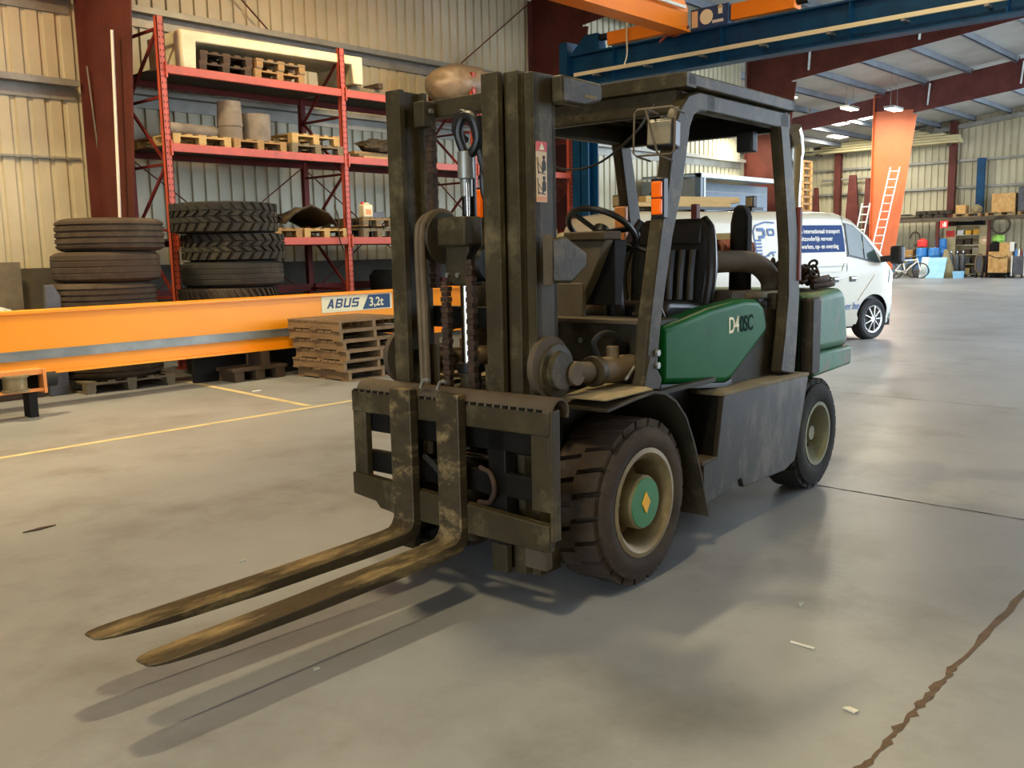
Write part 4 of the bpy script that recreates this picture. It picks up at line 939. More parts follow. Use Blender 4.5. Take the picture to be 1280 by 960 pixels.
hl.tube([(-.38, -.07, 2.14), (-.38, -.10, 2.05), (-.38, -.12, 1.9), (-.38, -.10, 1.82), (-.38, -.05, 1.80), (-.38, -.04, 1.9), (-.38, -.06, 2.05)], .02, 10, False, 6)
P('hose_loops', hl, 'black')
P('rear_hose', MB().tube([(-.34, -.11, .9), (-.34, -.115, 1.3), (-.34, -.12, 1.55)], .028, 10), 'drill')
P('hose_guard', MB().prism([(-.13, 1.55), (-.05, 1.55), (-.11, 1.75), (-.16, 1.85)], 'x', -.36, -.345), 'maststeel', .004)
P('mast_plate', MB().b2(-.50, -.49, .16, .245, .80, 1.13), 'maststeel', .004)
P('mast_plate', MB().b2(-.535, -.50, -.185, -.155, .62, 1.06), 'maststeel', .004)
# carriage
CF = -.665
P('carriage_top_bar', MB().b2(CF, CF+.045, -.605, .60, .80, .905), 'maststeel', .008)
cvr = MB(); pts_ = []
for k in range(9):
    a = PI*(1-k/8*1.15); pts_.append((CF+.062+.062*math.cos(a)*1.0, .895+.062*math.sin(a)))
inn_ = [(CF+.062+(x-CF-.062)*.84, .895+(z-.895)*.84) for x, z in pts_]
P('bar_cover', cvr.prism(pts_+inn_[::-1], 'y', -.62, .56), 'brownpanel', 0, ang=50)
nt_ = MB()
for k in range(26):
    v = -.57+1.12*k/25; nt_.b2(CF-.003, CF+.01, v, v+.028, .900, .912)
P('notch_teeth', nt_, 'mastdark', 0, smooth=False)['kind'] = 'stuff'
for v0, v1 in ((.51, .60), (-.605, -.505)): P('carriage_side_bar', MB().b2(CF+.006, CF+.046, v0, v1, .48, .81), 'maststeel', .006)
P('carriage_end_plate', MB().b2(CF+.0, CF+.055, -.622, -.605, .36, .91), 'maststeel', .005)
P('carriage_low_bar', MB().prism([(.60, .50), (.60, .392), (.43, .372), (.40, .34), (.34, .325), (-.605, .325), (-.605, .455), (-.3, .46)][:0] or [(.60, .50), (.60, .392), (.44, .375), (.41, .345), (.35, .34), (.30, .33), (-.605, .315), (-.605, .43)], 'x', CF-.012, CF+.035), 'maststeel', .006)
P('carriage_mid_bar', MB().b2(CF+.05, CF+.09, -.56, .55, .50, .605), 'mastdark', .006)
P('carriage_back_bar', MB().b2(CF+.05, CF+.09, -.56, .55, .70, .80), 'mastdark', .006)
for v0, v1 in ((-.33, -.23), (.24, .34)): P('carriage_upright', MB().b2(CF+.05, CF+.12, v0, v1, .28, .95), 'mastdark', .006)
P('carriage_drop', MB().b2(CF+.03, CF+.075, -.56, -.44, .215, .34), 'brownpanel', .01)
P('carriage_hose', MB().tube([(CF+.03, -.20, .62), (CF+.02, -.27, .60), (CF+.02, -.29, .53), (CF+.03, -.25, .47), (CF+.04, -.18, .46)], .011, 8, False, 5), 'rust')
P('shift_cylinder', MB().cyl((CF+.10, .2, .72), (CF+.10, -.45, .72), .035), 'mastdark')
P('shift_rod', MB().cyl((CF+.07, -.02, .66), (CF+.07, -.30, .66), .018), 'chrome')
P('carriage_hose', MB().tube([(CF+.05, .16, .62), (CF+.02, .08, .60), (CF+.02, .02, .55), (CF+.05, .05, .5)], .014, 8, False, 4), 'drill')
for v in (.10, -.005): P('fork_pin', MB().tube([(CF+.0, v+.02, .95), (CF-.0, v, .985), (CF-.005, v-.04, .99)], .008, 8, False, 3), 'galv')
# forks: shank and blade swept as one piece
def fork(vs, vt, wd):
    ft, fb = CF-.055, CF-.008
    # outline in u-z, from tip underside round the heel to the shank top
    tipu = -2.17
    lower = [(tipu, .238), (tipu+.02, .236), (tipu+.06, .234), (tipu+.12, .231), (-1.9, .222), (-1.5, .222), (-1.0, .232), (-.80, .238), (-.72, .246), (fb-.015, .275), (fb, .315), (fb, .6), (fb, .945)]
    upper = [(tipu, .246), (tipu+.02, .2465), (tipu+.06, .247), (tipu+.12, .248), (-1.9, .252), (-1.5, .262), (-1.0, .280), (-.80, .289), (-.755, .296), (ft-.015, .312), (ft, .34), (ft, .6), (ft, .945)]
    mb = MB(); rows = []
    for (a, c), (e, f_) in zip(lower, upper):
        t = min(1, max(0, (a-tipu)/(-.72-tipu))); vc = vt+(vs-vt)*t; w_ = wd/2
        w_ *= {0: .50, 1: .76, 2: .93}.get(len(rows), 1)
        rows.append([mb.bm.verts.new((a, vc-w_, c)), mb.bm.verts.new((a, vc+w_, c)), mb.bm.verts.new((e, vc+w_, f_)), mb.bm.verts.new((e, vc-w_, f_))])
    for i in range(len(rows)-1):
        for k in range(4): mb.bm.faces.new((rows[i][k], rows[i][(k+1) % 4], rows[i+1][(k+1) % 4], rows[i+1][k]))
    mb.bm.faces.new(rows[0]); mb.bm.faces.new(rows[-1])
    # rounded tip
    a = (tipu+.0); w_ = wd/2*.62
    return P('fork', mb, 'fork', .006, ang=50)
fork(-.09, -.065, .135); fork(.205, .285, .135)
for vc in (-.09, .205): P('fork_hook', MB().b2(CF-.02, CF+.03, vc-.05, vc+.05, .86, .93), 'maststeel', .006)
# ------------------------------------------------------------------ white van (local: x forward, y left, right flank at y = -.95)
VA = math.radians(-17)
VN = Vector((math.sin(VA), -math.cos(VA), 0)); VO = Vector((15.35, 5.9, 0))-VN*.95
vn = thing('van', 'white delivery van with blue lettering parked behind the forklift', 'van', VO, VA)
def VP(name, mb, m, bev=0., par=None, **k): return mb.build(name, m, par or vn, bev, **k)
XR_, XF = -4.95, .82
def vtop(x):
    K = [(-4.95, 1.92), (-4.85, 2.03), (-4.6, 2.07), (-1.2, 2.08), (-.75, 2.06), (-.45, 1.97), (-.1, 1.72), (.2, 1.43), (.35, 1.29), (.6, 1.17), (.72, 1.02), (.82, .70)]
    for (a, c), (e, f_) in zip(K, K[1:]):
        if a <= x <= e: return c+(f_-c)*(x-a)/(e-a)
    return K[0][1] if x < a else K[-1][1]
def vhalf(x, z):
    h = .95
    if z > 1.15: h -= .16*((z-1.15)/.9)**1.5
    if z < .5: h -= .05*(.5-z)/.3
    if x > .1: h -= .28*((x-.1)/.72)**2
    if x < -4.7: h -= .10*((-4.7-x)/.25)**2
    return h
def vbot(x):
    z = .24
    for xw in (0, -3.62):
        d = abs(x-xw)
        if d < .42: z = max(z, .32+math.sqrt(max(0, .42*.42-d*d)))
    if x > .5: z = max(z, .24+.1*(x-.5)/.3)
    return z
xs = []
x = XR_
while x < XF-.001: xs.append(x); x += .08 if not (abs(x) < .5 or abs(x+3.62) < .5 or x > -.8) else .035
xs.append(XF)
mb = MB(); rows = []
for x in xs:
    zb, zt = vbot(x), vtop(x); ring = []
    m = 12
    for k in range(m+1):
        z = zb+(zt-.08-zb)*k/m; ring.append((x, -vhalf(x, z), z))
    h = vhalf(x, zt-.08)
    ring += [(x, -h+.03, zt-.035), (x, -h+.09, zt-.008), (x, -h*.5, zt+.012)]
    ring += [(p[0], -p[1], p[2]) for p in ring[::-1]]
    rows.append(ring)
mb.grid(rows); 
for ring in (rows[0], rows[-1]):
    mb.bm.faces.new([mb.bm.verts.new(p) for p in ring])
VP('body', mb, 'vanwhite', 0, ang=45)
VP('underbody', MB().b2(-4.8, .6, -.80, .80, .20, .42), 'blackmatt', 0)
for x_ in (0, -3.62): VP('arch_liner', MB().b2(x_-.42, x_+.42, -.86, .86, .3, .78), 'black', 0)
def flank(poly, off, m, name, th=.006, par=None, side=-1):
    # polygon on the right flank following the tumblehome
    mb = MB(); A = [mb.bm.verts.new((x, side*(vhalf(x, z)+off), z)) for x, z in poly]; B = [mb.bm.verts.new((x, side*(vhalf(x, z)+off-th), z)) for x, z in poly]; n = len(poly)
    mb.bm.faces.new(A); mb.bm.faces.new(B[::-1])
    for i in range(n): mb.bm.faces.new((A[i], B[i], B[(i+1) % n], A[(i+1) % n]))
    return VP(name, mb, m, 0, par, smooth=False)
wf = flank([(-.66, 1.36), (-.60, 1.36), (.0, 1.25), (.12, 1.25), (-.02, 1.49), (-.25, 1.72), (-.46, 1.86), (-.66, 1.90)], .010, 'black', 'window_seal', .02)
flank([(-.63, 1.39), (-.29, 1.325), (-.29, 1.73), (-.46, 1.84), (-.63, 1.875)], .016, 'glass', 'window_pane', .006, wf)
flank([(-.26, 1.32), (.04, 1.275), (.09, 1.275), (-.03, 1.47), (-.22, 1.67), (-.26, 1.705)], .016, 'glass', 'window_pane', .006, wf)
VP('windscreen', MB().grid([[(-.30, -.66, 1.90), (-.30, 0, 1.93), (-.30, .66, 1.90)], [(.22, -.72, 1.435), (.25, 0, 1.46), (.22, .72, 1.435)]]), 'glass', 0, smooth=False)
for x in (-.68, -1.86):
    flank([(x, .36), (x+.014, .36), (x+.014, 1.2), (x+.014, 1.6), (x+.014, 2.0), (x, 2.0), (x, 1.6), (x, 1.2)], .003, 'black', 'door_seam', .004)
flank([(-4.4, 1.205), (-.7, 1.205), (-.7, 1.222), (-4.4, 1.222)], .004, 'boxgrey', 'slide_rail', .006)
flank([(-1.80, 1.12), (-.78, 1.12), (-.72, 1.26), (-.74, 1.26), (-.80, 1.14), (-1.80, 1.14)], .012, 'vanwhite', 'body_crease', .016)
flank([(-.45, .42), (-.40, .40), (.24, 1.02), (.20, 1.04)][:0] or [(-.40, .66), (-.36, .66), (.02, 1.04), (-.01, 1.05)], .010, 'vanwhite', 'body_crease', .016)
for x in (-.92, -.52): 
    hd = VP('door_handle', MB().box((x, -vhalf(x, 1.0)-.02, 1.02), (.16, .035, .045)), 'alloy', .012); VP('handle_cup', MB().box((x-.02, -vhalf(x, 1.0)-.002, 1.005), (.15, .02, .085)), 'black', .01, hd)
mr = VP('mirror', MB().box((.27, -1.16, 1.37), (.14, .22, .30)), 'black', .05, seg=3); VP('mirror_arm', MB().bar((.17, -.92, 1.30), (.25, -1.10, 1.32), .08, .10), 'black', .01, mr)
flank([(-1.55, .27), (-.40, .27), (-.37, .36), (-.42, .44), (-1.55, .46)], .014, 'vanwhite', 'sill_trim', .02)
VP('front_bumper', MB().prism([(.50, -.86), (.80, -.66), (.84, 0), (.80, .66), (.50, .86)], 'z', .26, .62), 'boxgrey', .05)
flank([(.40, .92), (.64, .90), (.66, 1.08), (.45, 1.14)], .008, 'glass', 'headlamp', .02)
def vwheel(x, s):
    o = VP('wheel', MB().lathe([(.215, s*.93), (.225, s*.945), (.20, s*.935), (.19, s*.89), (0, s*.88)], 'y', (x, 0, .335), 32, cap=False), 'alloy')
    VP('tyre', MB().lathe([(.215, s*.93), (.24, s*.95), (.30, s*.955), (.33, s*.93), (.335, s*.90), (.335, s*.76), (.3, s*.73), (.215, s*.75)], 'y', (x, 0, .335), 40, closed=True), 'drill', 0, o)
    for k in range(9):
        a = 2*PI*k/9; VP('spoke', MB().bar((x+.05*math.cos(a), s*.935, .335+.05*math.sin(a)), (x+.205*math.cos(a), s*.925, .335+.205*math.sin(a)), .02, .052, up=(0, 1, 0)), 'alloy', .004, o)
    VP('rim_well', MB().cyl((x, s*.86, .335), (x, s*.905, .335), .19), 'black', 0, o)
    VP('hub_cap', MB().cyl((x, s*.90, .335), (x, s*.945, .335), .055), 'alloy', .004, o)
for x in (0, -3.62):
    for s in (-1, 1): vwheel(x, s)
bs = flank([(-2.0, 1.44), (-.70, 1.44), (-.70, 1.65), (-.70, 1.86), (-2.0, 1.86), (-2.0, 1.65)], .005, 'signblue', 'sign_panel', .005)
def vtext(s, size, x, z, m, align='CENTER', wd=None, par=None):
    tilt = math.atan(.16*1.5*((z-1.15)/.9)**.5/.9) if z > 1.15 else 0
    return text('lettering', s, size, m, par or vn, (x, -(vhalf(x, z+.03)+.012), z), (PI/2-tilt, 0, 0), 0, .001, align, width=wd)
vtext('nationaal en internationaal transport', .098, -1.40, 1.735, 'white', par=bs, wd=.87); vtext('uitzonderlijk vervoer', .098, -1.32, 1.62, 'white', par=bs, wd=.87); vtext('hijswerken, op- en overslag', .098, -1.32, 1.50, 'white', par=bs, wd=.87)
vtext('vervoer.be', .165, -.72, .52, 'printblue', 'CENTER')
# truck drawing on the flank panel (outline strokes)
lg = flank([(-2.83, 1.32), (-2.20, 1.32), (-2.16, 1.45), (-2.16, 1.93), (-2.83, 1.93)], .003, 'vanwhite', 'side_panel', .004)
def fstroke(pts, wd=.022, m='printblue'):
    for (a, c), (e, f_) in zip(pts, pts[1:]):
        n = Vector((-(f_-c), e-a)).normalized()*wd/2
        flank([(a-n.x, c-n.y), (e-n.x, f_-n.y), (e+n.x, f_+n.y), (a+n.x, c+n.y)], .010, m, 'print_stroke', .004, lg)
fstroke([(-2.66, 1.78), (-2.60, 1.86), (-2.40, 1.91), (-2.20, 1.90)]); fstroke([(-2.66, 1.78), (-2.64, 1.45)]); fstroke([(-2.58, 1.80), (-2.44, 1.80), (-2.44, 1.70), (-2.56, 1.68)], .05)
for z in (1.44, 1.49, 1.54, 1.59, 1.64): fstroke([(-2.64, z), (-2.52, z)], .026)
fstroke([(-2.36, 1.80), (-2.24, 1.80), (-2.24, 1.72), (-2.36, 1.72), (-2.36, 1.80)], .03); fstroke([(-2.64, 1.41), (-2.44, 1.40), (-2.34, 1.46), (-2.24, 1.46)], .02)
fstroke([(-2.34+.05*math.cos(t), 1.40+.05*math.sin(t)) for t in [PI*k/5 for k in range(6)]], .02)
# roof rack, planks and lamps on the van
VP('roof_rack', MB().b2(-4.4, -2.2, -.62, -.57, 2.10, 2.14).b2(-4.4, -2.2, .57, .62, 2.10, 2.14).b2(-4.2, -4.15, -.62, .62, 2.06, 2.11).b2(-2.6, -2.55, -.62, .62, 2.06, 2.11).b2(-3.4, -3.35, -.62, .62, 2.06, 2.11), 'black', .005)
def vworld(x, y, z): return Vector(VO)+Matrix.Rotation(VA, 3, 'Z') @ Vector((x, y, z))
for k, (y, z, m) in enumerate(((-.50, 2.14, 'wood1'), (-.30, 2.14, 'ply'), (-.48, 2.20, 'wood1'))):
    o = MB().b2(-.9, .9, -.08, .08, 0, .06 if k < 2 else .09).build('timber_plank', m, None, .004, loc=vworld(-3.74+.1*k, y, z), rot=(0, 0, VA)); tag(o, ('long pale plank on the near edge of the van roof rack', 'tan plank in the middle of the van roof rack', 'thick upper plank on the van roof rack')[k], 'plank')
for k, (x, y) in enumerate(((-2.46, -.62), (-4.80, -.40))):
    l_ = VP('roof_lamp', MB().box((x, y, 2.22), (.09, .17, .17)), 'black', .015); VP('lens', MB().box((x-.05, y, 2.22), (.012, .13, .13)), 'lens', .004, l_); VP('lamp_foot', MB().box((x, y, 2.11), (.05, .08, .06)), 'black', 0, l_)
VP('aerial', MB().cyl((-.9, 0, 2.07), (-1.0, 0, 2.30), .008, n=6), 'black')

# ------------------------------------------------------------------ box body behind the van
bx = thing('box_truck', 'grey box body with pale top rail and tree picture beyond the van', 'truck body', (20.2, 12.05, 0))
bx_w, bx_d, bx_h = 5.2, 1.7, 3.34
VPb = lambda n, mb, m, bev=0.: mb.build(n, m, bx, bev, smooth=False)
VPb('end_panel', MB().b2(0, .06, .16, bx_d, .5, bx_h-.12), 'boxgrey')
VPb('corner_post', MB().b2(0, .14, 0, .16, .3, bx_h), 'steelblue'); VPb('post_edge', MB().b2(.14, .20, -.02, .03, .3, bx_h-.1), 'boxrail')
VPb('top_rail', MB().b2(0, bx_w, -.03, .12, bx_h-.10, bx_h+.0), 'boxrail'); VPb('top_rail', MB().b2(0, .1, 0, bx_d, bx_h-.06, bx_h), 'boxrail')
VPb('roof_panel', MB().b2(0, bx_w, 0, bx_d, bx_h-.02, bx_h+.01), 'boxrail')
VPb('rear_panel', MB().b2(.1, bx_w, .9, .96, .5, bx_h-.1), 'steelblue')
for z in (1.2, 1.9, 2.6, 3.0): VPb('panel_seam', MB().b2(.2, bx_w-.1, .885, .9, z, z+.03), 'boxgrey')
VPb('corner_post', MB().b2(bx_w-.14, bx_w, 0, .16, .3, bx_h), 'steelblue'); VPb('floor_frame', MB().b2(0, bx_w, 0, bx_d, .0, .5), 'blackmatt')
tr = MB()
rnd = random.Random(3)
for k in range(70):
    a = rnd.random()*6.28; q = rnd.random()**.5; tr.bm.verts.ensure_lookup_table()
    y, z = 1.2+.44*q*math.cos(a), 2.64+.42*q*math.sin(a); s_ = .05+.05*rnd.random()
    tr.prism([(y+s_*math.cos(t+a)*(1 if i % 2 else .55), z+s_*math.sin(t+a)*(1 if i % 2 else .55)) for i, t in enumerate([2*PI*j/8 for j in range(8)])], 'x', -.003-.0004*(k % 6), .0)
tr.prism([(1.17, 1.6), (1.25, 1.6), (1.23, 2.4), (1.19, 2.4)], 'x', -.003, 0)
for k in range(24):
    a = rnd.random()*6.28; q = rnd.random()**.5; y, z = 1.45+.2*q*math.cos(a), 2.30+.18*q*math.sin(a); s_ = .05
    tr.prism([(y+s_*math.cos(t+a), z+s_*math.sin(t+a)) for t in [2*PI*j/6 for j in range(6)]], 'x', -.003-.0004*(k % 6), 0)
o = VPb('tree_print', tr, 'leafdark'); o['kind'] = 'stuff'

# ------------------------------------------------------------------ far end of the hall
sh = thing('storage_shelf', 'long wall shelf carrying pallets at the far end of the hall', 'shelf', (45.2, 15, 0))
MB().b2(-.6, .9, -6.5, 2.7, 2.58, 2.66).build('shelf_board', 'wood2', sh, smooth=False)
MB().b2(-.62, -.55, -6.5, 2.7, 2.48, 2.66).build('front_beam', 'brownpanel', sh, smooth=False)
for y in (-5.5, -2.75, -.6, 2.6): MB().b2(-.6, -.45, y-.06, y+.06, 0, 2.5).build('leg', 'steelred', sh, smooth=False)
FX = 44.75
def far(name, mb, m, lab, cat, bev=0., loc=(0, 0, 0), rot=(0, 0, 0), group=None): return tag(mb.build(name, m, None, bev, loc=loc, rot=rot), lab, cat, group)
for y, w_, lab in ((13.2, 1.15, 'pallet under the small carton on the far wall shelf'), (11.85, 1.2, 'pallet under the plywood crate on the far wall shelf'), (10.55, 1.2, 'pallet under the grey machine on the far wall shelf, at the photo edge')):
    eur_pallet(FX+.35, y, 2.66, lab, 'wood2', w=.9, d=w_, h=.15)
far('plywood_crate', MB().b2(-.4, .4, -.46, .46, 0, .80), 'ply', 'bright plywood crate on the far wall shelf right of the blue post', 'crate', .01, (FX+.35, 11.75, 2.81))
gm = thing('grey_machine', 'grey machine housing on the far wall shelf at the photo edge', 'machine', (FX+.35, 10.7, 2.81))
MB().prism([(-.5, 0), (.5, 0), (.5, 1.05), (.1, 1.0), (-.15, .6), (-.5, .45)], 'x', -.35, .35).build('housing', 'greymachine', gm, .04)
MB().cyl((-.36, .05, .62), (-.36, .05, .62), .2).b2(-.42, -.34, -.15, .2, .45, .8).build('opening', 'black', gm, .03)
far('carton', MB().b2(-.25, .25, -.2, .2, 0, .38), 'ply', 'small tan carton on the far shelf between red and blue posts', 'carton', .01, (FX+.3, 13.5, 2.81))
far('tin', MB().blob((0, 0, .18), (.2, .24, .18), 4, .2, 3), 'straw', 'lumpy yellowish bundle beside the carton on the far shelf', 'bundle', 0, (FX+.3, 12.9, 2.81))
for k, (y, z, l_) in enumerate(((16.6, 2.66, 2.2), (16.4, 2.73, 2.0), (16.7, 2.80, 1.8))):
    far('steel_section', MB().b2(-.4, .4, -l_/2, l_/2, 0, .07), 'junk' if k != 1 else 'wood3', 'flat dark stock on the far shelf beside the ladder, ' + ('lowest', 'middle', 'topmost')[k], 'stock', 0, (FX+.3, y, z))
for k in range(6):
    far('scrap_part', MB().lathe([(.10, 0), (.28, 0), (.30, .08), (.28, .16), (.10, .16)], 'z', n=18, closed=True), 'junk', 'dark ring part on the far shelf left of the red post, %s' % ('first', 'second', 'third', 'fourth', 'fifth', 'last before the post')[k], 'part', 0, (FX+.2, 15.45-.26*k, 2.66+.17*(k % 2)), (0, 0, 0))
# lumber store high on the wall
for i in range(3):
    y = (20.6, 17.2, 14.4)[i]
    far('cantilever_arm', MB().b2(45.5, 46.4, y-.05, y+.05, 5.92, 6.02), 'brownpanel', 'arm carrying the pale lumber on the far wall, %s' % ('left of the orange column', 'hidden by the orange column', 'right of the orange column')[i], 'bracket')
for k in range(6):
    a, e = ((21.2, 13.9), (21.0, 13.95), (20.4, 14.0), (19.8, 14.6), (19.0, 15.4), (18.6, 15.8))[k]
    far('lumber_beam', MB().b2(45.55, 46.1, e, a, 6.02+.12*k, 6.02+.12*k+.105), 'lumber', 'long pale beam in the high lumber store, %s' % ('lowest layer', 'second layer from below', 'third layer from below', 'third layer from above', 'second layer from above', 'top layer')[k], 'lumber', .01)
far('lumber_beam', MB().b2(43.9, 44.3, 20.2, 24.6-1.8, 6.05, 6.2), 'lumber', 'single pale beam left of the high lumber store', 'lumber', .01)
# ladder against the orange column
def ladder(base, top, wd, n, lab):
    base, top = Vector(base), Vector(top); t = thing('ladder', lab, 'ladder', base); d = top-base; side_ = Vector((d.y, -d.x, 0)); side_ = Vector((0, 1, 0)) if abs(d.y) < .01 else side_.normalized()
    side_ = Vector((.72, -.69, 0)).normalized() if True else side_
    for s in (-1, 1): MB().bar(side_*s*wd/2, d+side_*s*wd/2, .055, .03, up=side_).build('rail', 'ladder', t, smooth=False)
    for k in range(n):
        p = d*((k+.5)/n); MB().cyl(p-side_*wd/2, p+side_*wd/2, .022, n=8).build('rung', 'ladder', t)
    return t
ladder((34.35, 13.45, 0), (34.85, 12.80, 4.28), .34, 15, 'tall aluminium ladder leaning on the orange column, right section')
ladder((34.35, 14.15, 0), (34.7, 13.75, 3.05), .30, 11, 'shorter aluminium ladder leaning behind the van bonnet, left section')
# tall pallet stack
for k in range(18):
    t = thing('pallet', 'wooden pallet of the tall stack beside the exhaust pipe, %s' % (['bottom one', 'second', 'third', 'fourth', 'fifth', 'sixth', 'seventh', 'eighth', 'ninth', 'tenth', 'eleventh', 'twelfth', 'thirteenth', 'fourteenth', 'fifteenth', 'sixteenth', 'seventeenth', 'top one'][k] + ('' if k in (0, 17) else ' counted from the floor')), 'pallet', (34.6, 16.3, k*.265), 0, 'tall pallet stack in the far bay')
    cbox('deck', (.9, .62, .08), 'wood2', t, (0, 0, .21))
    for j in range(3):
        for i in (-1, 1): cbox('block', (.16, .11, .17), 'ply', t, (i*.37, (j-1)*.25, .085))
# leaning pieces by the far red post
for k, (y, x, w_, z, lab) in enumerate(((21.3, 46.0, .30, 4.6, 'dark red steel section leaning on the far wall by the pallet stack, left'), (20.62, 46.0, .25, 4.4, 'dark red steel section leaning on the far wall by the pallet stack, right'), (18.75, 46.0, .42, 4.9, 'wide red-brown steel section standing left of the orange column'), (18.02, 46.0, .25, 4.7, 'narrow red-brown steel section against the orange column'))):
    far('steel_section', MB().prism([(-w_, 0), (w_, 0), (w_*.8, z*.6), (w_*.5, z), (-w_*.3, z), (-w_*.7, z*.6)], 'x', -.08, .08), 'steelred', lab, 'steel section', .01, (x-.3, y, 0))
# beige cabinet with open doors
kb = thing('cabinet', 'tall beige cabinet with open doors and full shelves at the far wall', 'cabinet', (45.6, 13.35, 0))
MB().b2(.35, .4, -.55, .55, .05, 2.3).b2(-.15, .4, -.57, -.54, .05, 2.3).b2(-.15, .4, .54, .57, .05, 2.3).b2(-.15, .4, -.55, .55, 2.27, 2.3).build('body', 'cab', kb, smooth=False)
for z in (.10, .55, .97, 1.4, 1.85): MB().b2(-.15, .36, -.54, .54, z, z+.03).build('shelf', 'cream', kb, smooth=False)
d1 = MB().b2(-.02, .02, 0, .47, .05, 2.28).build('door', 'cab', kb, smooth=False, loc=(-.17, .50, 0), rot=(0, 0, math.radians(8)))
MB().b2(-.03, -.021, .04, .40, 1.80, 2.08).build('red_notice', 'stred', d1, smooth=False)
d2 = MB().b2(-.02, .02, -.47, 0, .05, 2.26).build('door', 'cab', kb, smooth=False, loc=(-.17, -.50, 0), rot=(0, 0, math.radians(-4)))
MB().cyl((-.022, -.24, 1.62), (-.030, -.24, 1.62), .17, n=24).build('round_sticker', 'signcream', d2); MB().lathe([(.10, -.032), (.13, -.032), (.13, -.034), (.10, -.034)], 'x', (0, -.24, 1.62), 20, closed=True).build('sticker_ring', 'stred', d2)
rnd = random.Random(5)
cn = 0
for z, cols in ((.13, 'junk cab greymachine'), (.58, 'junk greymachine junk'), (1.0, 'junk wood4 lens'), (1.43, 'wood4 junk wood3'), (1.88, 'white yellow yellow')):
    for j, m in enumerate(cols.split()):
        w_ = .26; far('stored_box', MB().b2(-.14, .14, -w_/2, w_/2, 0, .16+.14*rnd.random()), m, '%s item on the %s shelf of the beige cabinet, %s' % ({'junk': 'dark', 'cab': 'beige', 'greymachine': 'grey', 'wood4': 'brown', 'lens': 'tan', 'wood3': 'drab', 'white': 'white', 'yellow': 'yellow'}[m], {.13: 'bottom', .58: 'second', 1.0: 'middle', 1.43: 'fourth', 1.88: 'top'}[z], ('left side', 'centre', 'right side')[j]), 'box', .01, (45.65, 13.35+.34-.34*j, z), (0, 0, 0), 'things in the beige cabinet')
for k in range(4):
    far('tool_case', MB().b2(-.15, .15, -.16, .16, 0, .18), 'blackmatt', 'dark case on top of the beige cabinet, %s' % ('leftmost', 'second from the left', 'second from the right', 'rightmost')[k], 'case', .02, (45.7, 13.8-.30*k, 2.30))
ex_ = thing('exit_sign', 'small red sign with white symbol on the shelf edge', 'sign', (44.56, 14.1, 2.20))
MB().b2(-.02, .02, -.17, .17, 0, .32).build('board', 'stred', ex_, smooth=False); MB().b2(-.024, -.02, -.10, .0, .06, .26).b2(-.024, -.02, .02, .06, .06, .2).build('symbol', 'white', ex_, smooth=False)
ty = thing('hung_tyre', 'large bare tyre hanging on the shelf front right of the cabinet', 'tyre', (44.53, 11.75, 2.25))
MB().lathe([(.32, -.05), (.39, -.05), (.41, 0), (.39, .05), (.32, .05), (.34, 0)], 'x', n=40, closed=True).build('carcass', 'junk', ty)
# bicycles
def bike(loc, rz, m, lab):
    t = thing('bicycle', lab, 'bicycle', loc, rz)
    for x in (-.52, .52):
        wv = MB().tube([(x+.33*math.cos(2*PI*k/28), 0, .34+.33*math.sin(2*PI*k/28)) for k in range(28)], .024, 8, True).build('wheel', 'drill', t)
        sp = MB()
        for k in range(10): a = PI*k/10; sp.cyl((x+.33*math.cos(a), 0, .34+.33*math.sin(a)), (x-.33*math.cos(a), 0, .34-.33*math.sin(a)), .004, n=4)
        sp.build('spokes', 'alloy', wv)
    f = MB()
    for a, c in (((-.52, 0, .34), (-.12, 0, .30)), ((-.12, 0, .30), (-.22, 0, .85)), ((-.22, 0, .78), (.38, 0, .82)), ((-.12, 0, .30), (.38, 0, .76)), ((.52, 0, .34), (.36, 0, .90)), ((-.52, 0, .34), (-.21, 0, .76))): f.cyl(a, c, .028, n=8)
    f.build('frame', m, t)
    MB().tube([(.25, -.26, .98), (.38, -.2, 1.0), (.36, 0, .96), (.38, .2, 1.0), (.25, .26, .98)], .014, 8, False, 3).build('handlebar', 'alloy', t)
    MB().box((-.24, 0, .90), (.26, .13, .06)).build('saddle', 'black', t, .02); MB().cyl((-.12, -.07, .30), (-.12, .07, .30), .09).build('crank', 'alloy', t)
bike((43.1, 15.1, 0), math.radians(-76), 'white', 'white city bicycle leaning in front of the blue barrels by the van mirror')
bike((43.75, 15.6, 0), math.radians(-70), 'barrel', 'blue bicycle standing behind the white one by the van mirror')
for k, (x, y, z, lab) in enumerate(((44.4, 14.95, .65, 'blue barrel behind the bicycles, the one nearest the van'), (44.4, 14.42, .65, 'blue barrel next to the straw-coloured heap'), (45.0, 14.35, 1.05, 'upper blue barrel beside the red canister'))):
    b_ = thing('barrel', lab, 'barrel', (x, y, z-.30), 0, 'blue barrels by the far wall')
    MB().lathe([(0, 0), (.23, 0), (.25, .04), (.25, .3), (.262, .32), (.25, .34), (.25, .62), (.262, .64), (.25, .66), (.25, .92), (.22, .98), (0, .98)], 'z', n=24).build('drum', 'barrel', b_)
    MB().cyl((.1, 0, .98), (.1, 0, 1.0), .04).build('bung', 'white', b_)
far('barrel_stand', MB().b2(-.26, .26, -.3, .3, 0, .75), 'junk', 'dark box under the upper blue barrel', 'box', .01, (45.0, 14.35, 0))
far('barrel_stand', MB().b2(-.27, .27, -.55, .55, 0, .35), 'junk', 'low dark platform under the two front blue barrels', 'platform', .01, (44.4, 14.68, 0))
rc = thing('canister', 'red canister above the blue barrels', 'canister', (44.4, 14.95, 1.35))
MB().box((0, 0, .18), (.2, .42, .34)).build('body', 'red', rc, .05); MB().box((0, 0, .38), (.05, .2, .05)).build('handle', 'red', rc, .01)
